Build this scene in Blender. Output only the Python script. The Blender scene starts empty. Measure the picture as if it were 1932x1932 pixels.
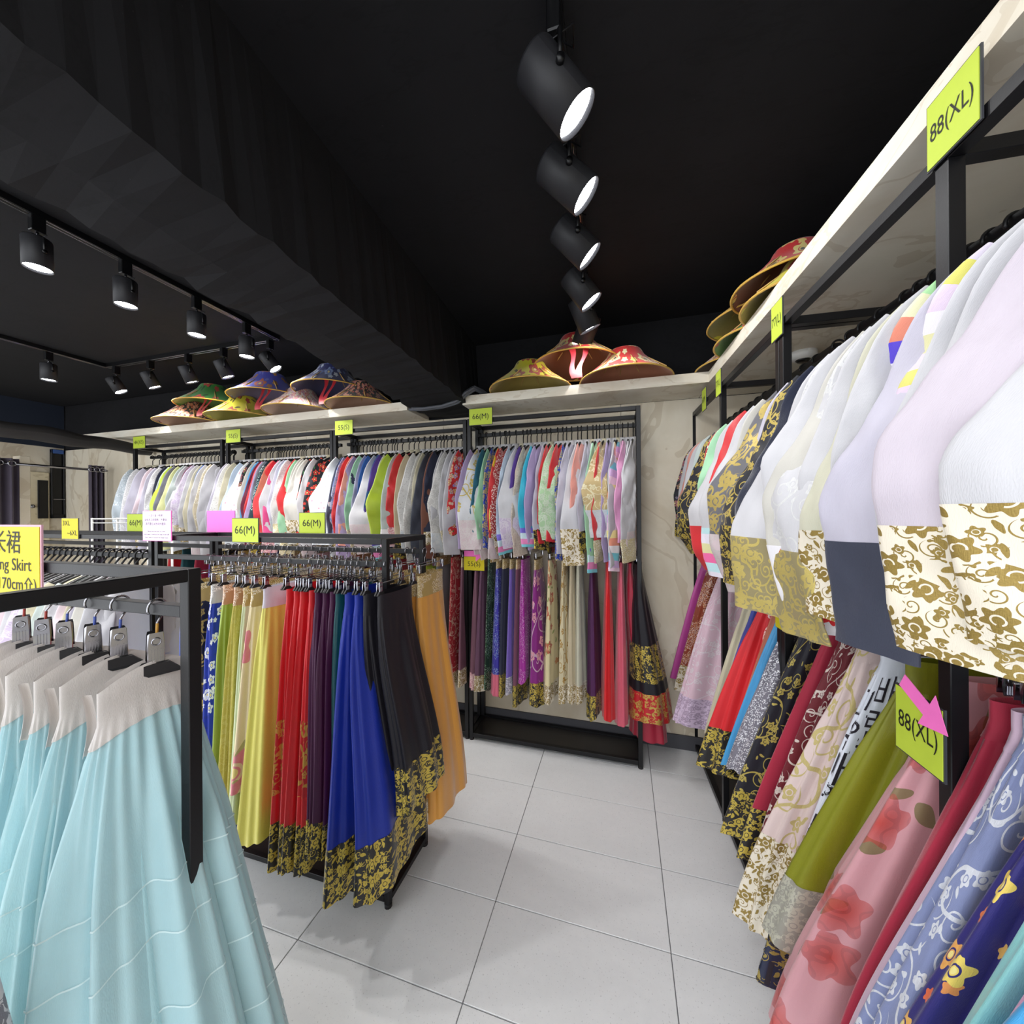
import bpy, math, random
import numpy as np
from mathutils import Matrix, Vector

# ------------------------------------------------------------------ camera, world, exposure
scene = bpy.context.scene
C = scene.collection
CAM_H = 1.434
YAW, PITCH, ROLL, FPX = 0.28286, -0.0009, -0.00712, 710.63
def set_camera():
    cy, sy = math.cos(YAW), math.sin(YAW)
    fwd = Vector((-sy*math.cos(PITCH), cy*math.cos(PITCH), math.sin(PITCH)))
    right = Vector((cy, sy, 0)); up = right.cross(fwd)
    c, s = math.cos(ROLL), math.sin(ROLL)
    r2 = c*right + s*up; u2 = -s*right + c*up
    cam = bpy.data.cameras.new('camera'); cam.sensor_width = 36; cam.lens = FPX/1932*36
    cam.clip_start = 0.02; cam.clip_end = 60
    o = bpy.data.objects.new('camera', cam); C.objects.link(o)
    M = Matrix((r2, u2, -fwd)).transposed().to_4x4(); M.translation = (0, 0, CAM_H)
    o.matrix_world = M; scene.camera = o
set_camera()
w = bpy.data.worlds.new('world'); scene.world = w; w.use_nodes = True
w.node_tree.nodes['Background'].inputs[0].default_value = (0.93, 0.96, 1.0, 1)
w.node_tree.nodes['Background'].inputs[1].default_value = 1.45
scene.view_settings.view_transform = 'Standard'; scene.view_settings.look = 'None'
scene.view_settings.gamma = 1.0; scene.view_settings.use_curve_mapping = False
scene.view_settings.exposure = 1.0
SPOT_W = 9.0            # watts of each lit track lamp
PI = math.pi
rnd = random.Random(7)

# ------------------------------------------------------------------ helpers: objects
def tag(o, label=None, cat=None, group=None, kind=None):
    if label: o['label'] = label
    if cat: o['category'] = cat
    if group: o['group'] = group
    if kind: o['kind'] = kind
    return o
def empty(name, loc=(0, 0, 0), rz=0.0, label=None, cat=None, group=None, kind=None):
    o = bpy.data.objects.new(name, None); C.objects.link(o); o.empty_display_size = 0.05
    o.location = loc; o.rotation_euler = (0, 0, rz)
    return tag(o, label, cat, group, kind)
def link(name, me, mat=None, parent=None):
    if mat is not None and not me.materials: me.materials.append(mat)
    o = bpy.data.objects.new(name, me); C.objects.link(o)
    if parent is not None: o.parent = parent
    return o
def mesh_from(name, V, F, smooth=True, UV=None):
    me = bpy.data.meshes.new(name); me.from_pydata([tuple(v) for v in V], [], F); 
    if smooth: me.polygons.foreach_set('use_smooth', [True]*len(me.polygons))
    if UV is not None:
        ul = me.uv_layers.new(name='UVMap'); li = np.zeros(len(me.loops), dtype=np.int32)
        me.loops.foreach_get('vertex_index', li)
        ul.data.foreach_set('uv', np.asarray(UV, dtype=np.float32)[li].ravel())
    me.update(); return me
def grid_mesh(name, P, UV=None, closed=True, smooth=True, cap0=False, cap1=False):
    """P: (rows, cols, 3) array; closed joins the columns into a tube (first column repeated for the UV seam)."""
    if closed:
        P = np.concatenate([P, P[:, :1]], 1)
        if UV is not None and UV.shape[1] != P.shape[1]: raise ValueError
    r, c = P.shape[:2]
    i = np.arange(r-1)[:, None]*c + np.arange(c-1)[None, :]
    F = np.stack([i, i+c, i+c+1, i+1], -1).reshape(-1, 4)
    me = bpy.data.meshes.new(name)
    V = P.reshape(-1, 3); nv = len(V); nf = len(F)
    extra = []
    if cap0: extra.append(list(range(c-1)))
    if cap1: extra.append(list(range((r-1)*c, (r-1)*c+c-1))[::-1])
    if extra:
        me.from_pydata(V.tolist(), [], F.tolist()+extra)
    else:
        me.vertices.add(nv); me.vertices.foreach_set('co', V.astype(np.float32).ravel())
        me.loops.add(nf*4); me.loops.foreach_set('vertex_index', F.astype(np.int32).ravel())
        me.polygons.add(nf); me.polygons.foreach_set('loop_start', np.arange(0, nf*4, 4, dtype=np.int32))
        me.polygons.foreach_set('loop_total', np.full(nf, 4, dtype=np.int32))
        me.update(calc_edges=True)
    if smooth: me.polygons.foreach_set('use_smooth', [True]*len(me.polygons))
    if UV is not None:
        ul = me.uv_layers.new(name='UVMap'); li = np.zeros(len(me.loops), dtype=np.int32)
        me.loops.foreach_get('vertex_index', li)
        ul.data.foreach_set('uv', UV.reshape(-1, 2).astype(np.float32)[li].ravel())
    me.update(); return me
def box_mesh(name, x0, x1, y0, y1, z0, z1, bev=0.0):
    V = [(x, y, z) for x in (x0, x1) for y in (y0, y1) for z in (z0, z1)]
    F = [(0, 1, 3, 2), (4, 6, 7, 5), (0, 4, 5, 1), (2, 3, 7, 6), (0, 2, 6, 4), (1, 5, 7, 3)]
    if bev > 0:
        import bmesh
        me = bpy.data.meshes.new(name); me.from_pydata(V, [], F); bm = bmesh.new(); bm.from_mesh(me)
        bmesh.ops.bevel(bm, geom=list(bm.edges), offset=bev, segments=1, affect='EDGES', profile=0.5)
        bm.to_mesh(me); bm.free(); me.update(); return me
    return mesh_from(name, V, F, smooth=False)
def box(name, x0, x1, y0, y1, z0, z1, mat, parent=None, bev=0.0):
    return link(name, box_mesh(name, x0, x1, y0, y1, z0, z1, bev), mat, parent)
def tube_pts(path, rad, n=8):
    """swept circle along a 3-D polyline; rad may be a list"""
    path = np.asarray(path, float); m = len(path)
    rad = np.full(m, rad) if np.isscalar(rad) else np.asarray(rad, float)
    T = np.gradient(path, axis=0); T /= np.linalg.norm(T, axis=1)[:, None]+1e-12
    ref = np.array([0, 0, 1.]) if abs(T[0][2]) < .9 else np.array([1., 0, 0])
    out = np.zeros((m, n, 3)); N = np.cross(T[0], ref); N /= np.linalg.norm(N)
    a = np.linspace(0, 2*PI, n, endpoint=False)
    for k in range(m):
        N = N - T[k]*np.dot(N, T[k]); N /= np.linalg.norm(N)+1e-12; B = np.cross(T[k], N)
        out[k] = path[k] + rad[k]*(np.cos(a)[:, None]*N + np.sin(a)[:, None]*B)
    return out
def tube(name, path, rad, mat, parent=None, n=8, caps=True):
    return link(name, grid_mesh(name, tube_pts(path, rad, n), None, True, True, caps, caps), mat, parent)
def merge(meshes, name):
    V = []; F = []; o = 0
    for me in meshes:
        V += [tuple(v.co) for v in me.vertices]; F += [tuple(i+o for i in p.vertices) for p in me.polygons]; o = len(V)
    sm = [p.use_smooth for me in meshes for p in me.polygons]
    r = mesh_from(name, V, F, False); r.polygons.foreach_set('use_smooth', sm); return r
def copy_tree(o, parent=None):
    c = o.copy(); C.objects.link(c); c.parent = parent
    for ch in list(o.children): copy_tree(ch, c)
    return c
ORD = ('first second third fourth fifth sixth seventh eighth ninth tenth eleventh twelfth thirteenth fourteenth fifteenth sixteenth '
       'seventeenth eighteenth nineteenth twentieth').split()
TENS = {20: 'twenty', 30: 'thirty', 40: 'forty'}
def ordw(n):
    if n <= 20: return ORD[n-1]
    if n % 10 == 0: return {30: 'thirtieth', 40: 'fortieth'}[n]
    return TENS[n//10*10]+'-'+ORD[n % 10-1]

# ------------------------------------------------------------------ helpers: materials
def hexc(h):
    h = h.lstrip('#'); c = [int(h[i:i+2], 16)/255 for i in (0, 2, 4)]
    return tuple((x/12.92 if x <= .04045 else ((x+.055)/1.055)**2.4) for x in c)+(1,)
class NB:
    def __init__(s, name):
        s.m = bpy.data.materials.new(name); s.m.use_nodes = True; s.t = s.m.node_tree; s.t.nodes.clear()
        s.out = s.t.nodes.new('ShaderNodeOutputMaterial'); s._uv = None
    def n(s, typ, ins=None, **kw):
        nd = s.t.nodes.new('ShaderNode'+typ)
        for k, v in kw.items(): setattr(nd, k, v)
        for k, v in (ins or {}).items(): s.set(nd.inputs[k], v)
        return nd
    def set(s, inp, v):
        if hasattr(v, 'is_output') or isinstance(v, bpy.types.NodeSocket): s.t.links.new(v, inp)
        else:
            if isinstance(v, str): v = hexc(v)
            inp.default_value = v
    def uv(s):
        if s._uv is None: s._uv = s.n('TexCoord').outputs['UV']
        return s._uv
    def obj(s): return s.n('TexCoord').outputs['Object']
    def math(s, op, a, b=0.0, c=None, clamp=False):
        nd = s.n('Math', operation=op, use_clamp=clamp); s.set(nd.inputs[0], a)
        if len(nd.inputs) > 1: s.set(nd.inputs[1], b)
        if c is not None: s.set(nd.inputs[2], c)
        return nd.outputs[0]
    def mix(s, f, a, b):
        nd = s.n('Mix', data_type='RGBA'); s.set(nd.inputs[0], f); s.set(nd.inputs[6], a); s.set(nd.inputs[7], b); return nd.outputs[2]
    def scale(s, v, k):
        nd = s.n('VectorMath', operation='MULTIPLY'); s.set(nd.inputs[0], v); s.set(nd.inputs[1], k if isinstance(k, tuple) else (k, k, k)); return nd.outputs[0]
    def add(s, v, k):
        nd = s.n('VectorMath', operation='ADD'); s.set(nd.inputs[0], v); s.set(nd.inputs[1], k); return nd.outputs[0]
    def noise(s, v, sc, det=2, rough=.5, out='Fac'):
        return s.n('TexNoise', {'Vector': v, 'Scale': sc, 'Detail': det, 'Roughness': rough}).outputs[out]
    def ramp(s, f, stops, interp='LINEAR'):
        nd = s.n('ValToRGB', {'Fac': f}); cr = nd.color_ramp; cr.interpolation = interp
        while len(cr.elements) < len(stops): cr.elements.new(.5)
        for e, (p, c) in zip(cr.elements, stops): e.position = p; e.color = hexc(c) if isinstance(c, str) else c
        return nd.outputs[0]
    def less(s, a, b): return s.math('LESS_THAN', a, b)
    def warp(s, v, sc, amt):
        nz = s.n('TexNoise', {'Vector': v, 'Scale': sc, 'Detail': 1}).outputs['Color']
        nd = s.n('VectorMath', operation='MULTIPLY_ADD'); s.set(nd.inputs[0], nz); s.set(nd.inputs[1], (amt,)*3); s.set(nd.inputs[2], v); return nd.outputs[0]
    # ---- cloth patterns on UVs measured in metres
    def flowers(s, sc, petals=5, R=.36, dens=1.0, off=0.0, seams=True):
        v = s.scale(s.uv(), sc)
        if off: v = s.add(v, (off, off*.7, 0))
        vo = s.n('TexVoronoi', {'Vector': v, 'Scale': 1.0, 'Randomness': .75}, voronoi_dimensions='2D')
        d = s.n('VectorMath', operation='SUBTRACT'); s.set(d.inputs[0], v); s.set(d.inputs[1], vo.outputs['Position'])
        sp = s.n('SeparateXYZ', {0: d.outputs[0]}); ang = s.math('ARCTAN2', sp.outputs[1], sp.outputs[0])
        rc = s.n('SeparateColor', {0: vo.outputs['Color']})
        lob = s.math('COSINE', s.math('MULTIPLY_ADD', ang, float(petals), s.math('MULTIPLY', rc.outputs[0], 6.28)))
        rad = s.math('MULTIPLY_ADD', lob, R*.17, R*.83); dist = vo.outputs['Distance']
        m = s.less(dist, rad)
        if seams:
            ring = s.math('GREATER_THAN', s.math('ABSOLUTE', s.math('SUBTRACT', dist, R*.36)), R*.06)
            m = s.math('MULTIPLY', m, ring)
        if dens < 1: m = s.math('MULTIPLY', m, s.less(rc.outputs[1], dens))
        return m, dist, rc
    def leaves(s, sc, R=.2, off=3.3, dens=1.0):
        v = s.add(s.scale(s.uv(), sc), (off, off*1.3, 0)); v = s.warp(v, 1.2, .5)
        vo = s.n('TexVoronoi', {'Vector': v, 'Scale': 1.0, 'Randomness': .9}, voronoi_dimensions='2D')
        d = s.n('VectorMath', operation='SUBTRACT'); s.set(d.inputs[0], v); s.set(d.inputs[1], vo.outputs['Position'])
        sp = s.n('SeparateXYZ', {0: d.outputs[0]}); rc = s.n('SeparateColor', {0: vo.outputs['Color']})
        a = s.math('MULTIPLY', rc.outputs[0], 6.28); ca = s.math('COSINE', a); sa = s.math('SINE', a)
        p = s.math('ADD', s.math('MULTIPLY', sp.outputs[0], ca), s.math('MULTIPLY', sp.outputs[1], sa))
        q = s.math('SUBTRACT', s.math('MULTIPLY', sp.outputs[1], ca), s.math('MULTIPLY', sp.outputs[0], sa))
        e = s.math('ADD', s.math('POWER', s.math('ABSOLUTE', p), 2.0), s.math('MULTIPLY', s.math('POWER', s.math('ABSOLUTE', q), 2.0), 6.0))
        m = s.less(e, R*R)
        if dens < 1: m = s.math('MULTIPLY', m, s.less(rc.outputs[1], dens))
        return m
    def vines(s, sc, wd=.02, det=0.0, off=0.0):
        v = s.scale(s.uv(), sc)
        if off: v = s.add(v, (off, off, off))
        f = s.noise(v, 1.0, det)
        return s.less(s.math('ABSOLUTE', s.math('SUBTRACT', f, .5)), wd)
    def curls(s, sc, wd=.035, off=0.0):
        v = s.scale(s.uv(), sc)
        if off: v = s.add(v, (off, off, 0))
        vo = s.n('TexVoronoi', {'Vector': v, 'Scale': 1.0, 'Randomness': .85}, voronoi_dimensions='2D')
        d = s.n('VectorMath', operation='SUBTRACT'); s.set(d.inputs[0], v); s.set(d.inputs[1], vo.outputs['Position'])
        sp = s.n('SeparateXYZ', {0: d.outputs[0]}); ang = s.math('DIVIDE', s.math('ARCTAN2', sp.outputs[1], sp.outputs[0]), 6.2832)
        spi = s.math('ABSOLUTE', s.math('SUBTRACT', s.math('FRACT', s.math('ADD', s.math('MULTIPLY', vo.outputs['Distance'], 3.6), ang)), .5))
        return s.math('MULTIPLY', s.less(spi, wd*3.6), s.less(vo.outputs['Distance'], .44))
    def dots(s, sc, R=.22, dens=1.0, off=0.0):
        v = s.scale(s.uv(), sc)
        if off: v = s.add(v, (off, off, 0))
        vo = s.n('TexVoronoi', {'Vector': v, 'Scale': 1.0, 'Randomness': 1.0}, voronoi_dimensions='2D')
        m = s.less(vo.outputs['Distance'], R)
        rc = s.n('SeparateColor', {0: vo.outputs['Color']})
        if dens < 1: m = s.math('MULTIPLY', m, s.less(rc.outputs[0], dens))
        return m, rc
    def mx(s, *m):
        r = m[0]
        for k in m[1:]: r = s.math('MAXIMUM', r, k)
        return r
    def finish(s, col, rough=.6, metal=0.0, sheen=.25, bump=None, bstr=.3, weave=True, trans=0.0, alpha=1.0, spec=.4, coat=0.0):
        h = bump
        if weave:
            f = s.noise(s.scale(s.uv(), (900., 160., 1.)), 1.0, 1)
            h = f if h is None else s.math('ADD', s.math('MULTIPLY', f, .25), h)
        ins = {'Base Color': col, 'Roughness': rough, 'Metallic': metal, 'Sheen Weight': sheen, 'Sheen Roughness': .4, 'Specular IOR Level': spec}
        if coat: ins['Coat Weight'] = coat
        p = s.n('BsdfPrincipled', ins)
        if h is not None:
            p_n = s.n('Bump', {'Height': h, 'Strength': bstr, 'Distance': .002}); s.t.links.new(p_n.outputs[0], p.inputs['Normal'])
        sh = p.outputs[0]
        if trans > 0:
            tr = s.n('BsdfTranslucent', {'Color': col}); mxs = s.n('MixShader', {0: trans, 1: sh, 2: tr.outputs[0]}); sh = mxs.outputs[0]
        if not (isinstance(alpha, float) and alpha >= 1):
            tp = s.n('BsdfTransparent'); mxs = s.n('MixShader', {0: alpha, 1: tp.outputs[0], 2: sh}); sh = mxs.outputs[0]
        s.t.links.new(sh, s.out.inputs[0]); return s.m
    def cloudy(s, c, amt=.16, sc=14.):
        """a cloth colour with slight unevenness of its own (weave and dye)"""
        f = s.noise(s.scale(s.uv(), (sc*2.2, sc*.5, 1.)), 1.0, 3)
        d = tuple(x*(1-amt) for x in hexc(c)[:3])+(1,); return s.mix(f, hexc(c), d)
MC = {}
def once(fn):
    def g(*a):
        k = (fn.__name__,)+a
        if k not in MC: MC[k] = fn(*a)
        return MC[k]
    return g
@once
def plain(c, rough=.62): b = NB('plain_cloth'); return b.finish(b.cloudy(c), rough, trans=.12)
@once
def satin(c, rough=.36):
    b = NB('satin_cloth'); dk = max(hexc(c)[:3]) < .35; return b.finish(b.cloudy(c, .22, 9.), rough, spec=.35 if dk else .55, sheen=.04 if dk else .3)
@once
def organza(c, alpha=.8):
    b = NB('organza_cloth'); return b.finish(b.cloudy(c, .1), .5, trans=.2, alpha=alpha, sheen=.6, spec=.3)
@once
def velvet(c): b = NB('velvet_cloth'); return b.finish(b.cloudy(c, .4, 40.), .8, sheen=.8, spec=.2)
@once
def brocade(base, gold='#b9973a', sc=24., metal=.38):
    b = NB('brocade_cloth'); f1, d, _ = b.flowers(sc, 6, .42, .62); f2, d2, _ = b.flowers(sc*2.1, 5, .40, .6, 5.1)
    m = b.mx(f1, b.math('MULTIPLY', f2, b.math('GREATER_THAN', d, .48)), b.leaves(sc*1.7, .33), b.math('MULTIPLY', b.curls(sc*1.5, .03, 2.2), b.math('GREATER_THAN', d, .40)))
    g = b.mix(b.noise(b.scale(b.uv(), 500.), 1., 1), gold, tuple(x*.55 for x in hexc(gold)[:3])+(1,))
    return b.finish(b.mix(m, b.cloudy(base), g), .42, b.math('MULTIPLY', m, metal), .15, b.math('MULTIPLY', m, .6), .5, spec=.5)
@once
def lace(base, thread, sc=22., alpha=.82):
    b = NB('lace_cloth'); f1, d, _ = b.flowers(sc, 6, .44, .8)
    m = b.mx(f1, b.curls(sc*1.2, .045, 1.7), b.leaves(sc*1.4, .25), b.vines(sc*.8, .025))
    col = b.mix(m, base, b.mix(b.noise(b.scale(b.uv(), 600.), 1., 1), thread, tuple(x*.6 for x in hexc(thread)[:3])+(1,)))
    return b.finish(col, .5, b.math('MULTIPLY', m, .3), .2, m, .6, alpha=b.math('MULTIPLY_ADD', m, 1-alpha, alpha), trans=.15)
@once
def emb(base, thread, sc=9., dens=.6, acc=None, sheer=0.0):
    b = NB('embroidered_cloth'); f1, d, rc = b.flowers(sc*1.5, 5, .30, dens*.6)
    m = b.mx(f1, b.vines(sc*.55, .012), b.math('MULTIPLY', b.curls(sc, .022, 3.1), b.less(b.noise(b.scale(b.uv(), sc*.4), 1.), .45+dens*.15)), b.leaves(sc*1.7, .2, 3.3, dens*.55))
    th = hexc(thread)
    col = b.mix(m, b.cloudy(base), b.mix(b.noise(b.scale(b.uv(), (700., 90., 1.)), 1., 1), th, tuple(x*.65 for x in th[:3])+(1,)))
    if acc: col = b.mix(f1, col, acc)
    return b.finish(col, .5, b.math('MULTIPLY', m, .15), .3, m, .8, trans=.2 if sheer else .08, alpha=1-sheer)
@once
def floral(base, c1, c2, c3, leaf='#3d6a35', sc=20., dens=.7, rough=.5, centre='#e9d98a'):
    b = NB('floral_print'); f1, d, rc = b.flowers(sc, 5, .42, dens); f2, d2, rc2 = b.flowers(sc*1.8, 5, .38, dens*.5, 7.3, False)
    lf = b.leaves(sc*1.6, .27, 3.3, dens)
    col = b.mix(lf, b.cloudy(base, .12), leaf)
    col = b.mix(f2, col, b.mix(rc2.outputs[2], c2, c3)); fl = b.mix(rc.outputs[2], c1, c2)
    fl = b.mix(b.math('MULTIPLY', b.noise(b.scale(b.uv(), sc*9.), 1., 2), .7), fl, c3)
    col = b.mix(f1, col, fl); col = b.mix(b.math('MULTIPLY', f1, b.less(d, .09)), col, centre)
    return b.finish(col, rough, trans=.06)
@once
def spots(base, c1, sc=40., R=.2, dens=.5, metal=0.0):
    b = NB('dotted_cloth'); m, rc = b.dots(sc, R, dens); return b.finish(b.mix(m, b.cloudy(base), c1), .5, b.math('MULTIPLY', m, metal), bump=m, bstr=.4)
@once
def sequin(base, c1, dens=.35, sc=220.):
    b = NB('sequinned_cloth'); m, rc = b.dots(sc, .42, dens); k = b.less(b.noise(b.scale(b.uv(), 9.), 1., 2), .56); m = b.math('MULTIPLY', m, k)
    return b.finish(b.mix(m, b.cloudy(base, .25), b.mix(rc.outputs[1], c1, '#ffffff')), .4, b.math('MULTIPLY', m, .5), bump=m, bstr=.5)
@once
def bands(*cols):
    b = NB('striped_cloth'); v = b.n('SeparateXYZ', {0: b.uv()}).outputs[1]
    k = len(cols); f = b.math('FRACT', b.math('MULTIPLY', v, 1/(.034*k)))
    return b.finish(b.ramp(f, [(i/k, c) for i, c in enumerate(cols)], 'CONSTANT'), .5, trans=.08)
@once
def dipdye(z0, z1, *cols):
    b = NB('dip_dyed_cloth'); v = b.n('SeparateXYZ', {0: b.uv()}).outputs[1]
    f = b.n('MapRange', {0: v, 1: z0, 2: z1}).outputs[0]; k = len(cols)-1
    return b.finish(b.ramp(f, [(i/k, c) for i, c in enumerate(cols)]), .5, trans=.1)
@once
def medal(base, c1, sc=7.):
    b = NB('medallion_cloth'); f, d, rc = b.flowers(sc, 9, .34, .55); k = b.less(b.noise(b.scale(b.uv(), 160.), 1., 1), .56)
    return b.finish(b.mix(b.math('MULTIPLY', b.math('MULTIPLY', b.less(d, .27), b.less(rc.outputs[1], .55)), k), b.cloudy(base), c1), .45)
@once
def bigflower(base, c1, leaf):
    b = NB('painted_flower_cloth'); f, d, rc = b.flowers(6.5, 5, .40, .62, 0.4, False); lf = b.leaves(7.5, .26, 3.3, .5)
    veins = b.math('MULTIPLY', b.vines(28., .05), .5)
    col = b.mix(b.math('MULTIPLY', lf, .8), b.cloudy(base, .1), leaf)
    col = b.mix(b.math('MULTIPLY', f, b.math('MULTIPLY_ADD', d, -1.2, 1.0)), col, b.mix(veins, c1, '#a8332f'))
    return b.finish(col, .5, trans=.35, alpha=.94, sheen=.5)
@once
def metal(c, rough=.3, m=1.0):
    b = NB('metal'); return b.finish(hexc(c), rough, m, 0, weave=False)
@once
def paint(c, rough=.45):
    b = NB('painted_metal'); f = b.noise(b.scale(b.obj(), 300.), 1., 1)
    return b.finish(hexc(c), rough, 0, 0, f, .05, weave=False, spec=.35)
@once
def plastic(c, rough=.4): b = NB('plastic'); return b.finish(hexc(c), rough, 0, 0, weave=False)
@once
def paper(c, rough=.55):
    b = NB('paper'); f = b.noise(b.scale(b.obj(), 60.), 1., 2); return b.finish(b.mix(f, c, tuple(x*.93 for x in hexc(c)[:3])+(1,)), rough, 0, 0, weave=False)
@once
def glow(c, st):
    b = NB('lamp_glow'); e = b.n('Emission', {'Color': c, 'Strength': st}); b.t.links.new(e.outputs[0], b.out.inputs[0]); return b.m
def mat_tile():
    b = NB('floor_tile'); o = b.n('NewGeometry').outputs['Position']
    f = b.noise(b.scale(o, (2.2, 5., 1.)), 1., 6, .62); g = b.noise(b.scale(o, 38.), 1., 4, .6)
    sp = b.less(b.noise(b.scale(o, 170.), 1., 1), .31)
    col = b.mix(f, '#d8d9da', '#ebebeb'); col = b.mix(b.math('MULTIPLY', g, .35), col, '#c8c9cb'); col = b.mix(b.math('MULTIPLY', sp, .35), col, '#9a9a9c')
    return b.finish(col, b.math('MULTIPLY_ADD', g, .2, .36), 0, 0, g, .06, weave=False, spec=.4)
def mat_grout(): b = NB('grout'); return b.finish(hexc('#77777a'), .9, 0, 0, weave=False)
def mat_board(dark, light, vein, sc=1.0, stretch=(1., 1., 1.)):
    b = NB('wood_board'); o = b.scale(b.n('NewGeometry').outputs['Position'], stretch)
    v = b.warp(b.scale(o, sc*2.), 1.3, .8); f = b.noise(v, 1.6, 5, .6)
    w_ = b.less(b.math('ABSOLUTE', b.math('SUBTRACT', b.noise(b.scale(v, 1.4), 1., 4, .6), .5)), .012)
    g = b.noise(b.scale(o, (30., 30., 30.)), 1., 3)
    col = b.ramp(f, [(.3, dark), (.55, light), (.75, light)]); col = b.mix(b.math('MULTIPLY', w_, .4), col, vein); col = b.mix(b.math('MULTIPLY', g, .12), col, vein)
    return b.finish(col, .55, 0, 0, g, .05, weave=False)
def mat_ceiling():
    b = NB('black_plaster'); o = b.n('NewGeometry').outputs['Position']
    f = b.noise(b.scale(o, 5.), 1., 8, .65); g = b.noise(b.scale(o, 60.), 1., 4, .7); c = b.less(b.math('ABSOLUTE', b.math('SUBTRACT', b.noise(b.scale(o, (1.2, 4., 2.)), 1., 5, .7), .5)), .008)
    col = b.mix(f, '#111113', '#1d1d20'); col = b.mix(b.math('MULTIPLY', c, .25), col, '#08080a')
    sp = b.less(b.noise(b.scale(o, 90.), 1., 2), .22); col = b.mix(b.math('MULTIPLY', sp, .25), col, '#5a5a60')
    return b.finish(col, .85, 0, 0, b.math('ADD', f, b.math('MULTIPLY', g, .3)), .6, weave=False, spec=.25)
M_FRAME = paint('#0e0e11', .40)
M_BLACK = plastic('#121214', .38)
M_CHROME = metal('#a2a2a8', .2)
M_RUBBER = plastic('#1d1b1d', .6)
M_WHITE = plain('#cfced1')
M_CARD = paper('#b3c63c'); M_CARDY = paper('#cbbc1a'); M_INK = paper('#17170f', .6); M_PINK = paper('#f574c4'); M_NOTE = paper('#e6d3ec')
M_CLEAR = plastic('#3a3b40', .25)
GOLD, GOLDP = '#dbc154', '#d2b968'
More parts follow.
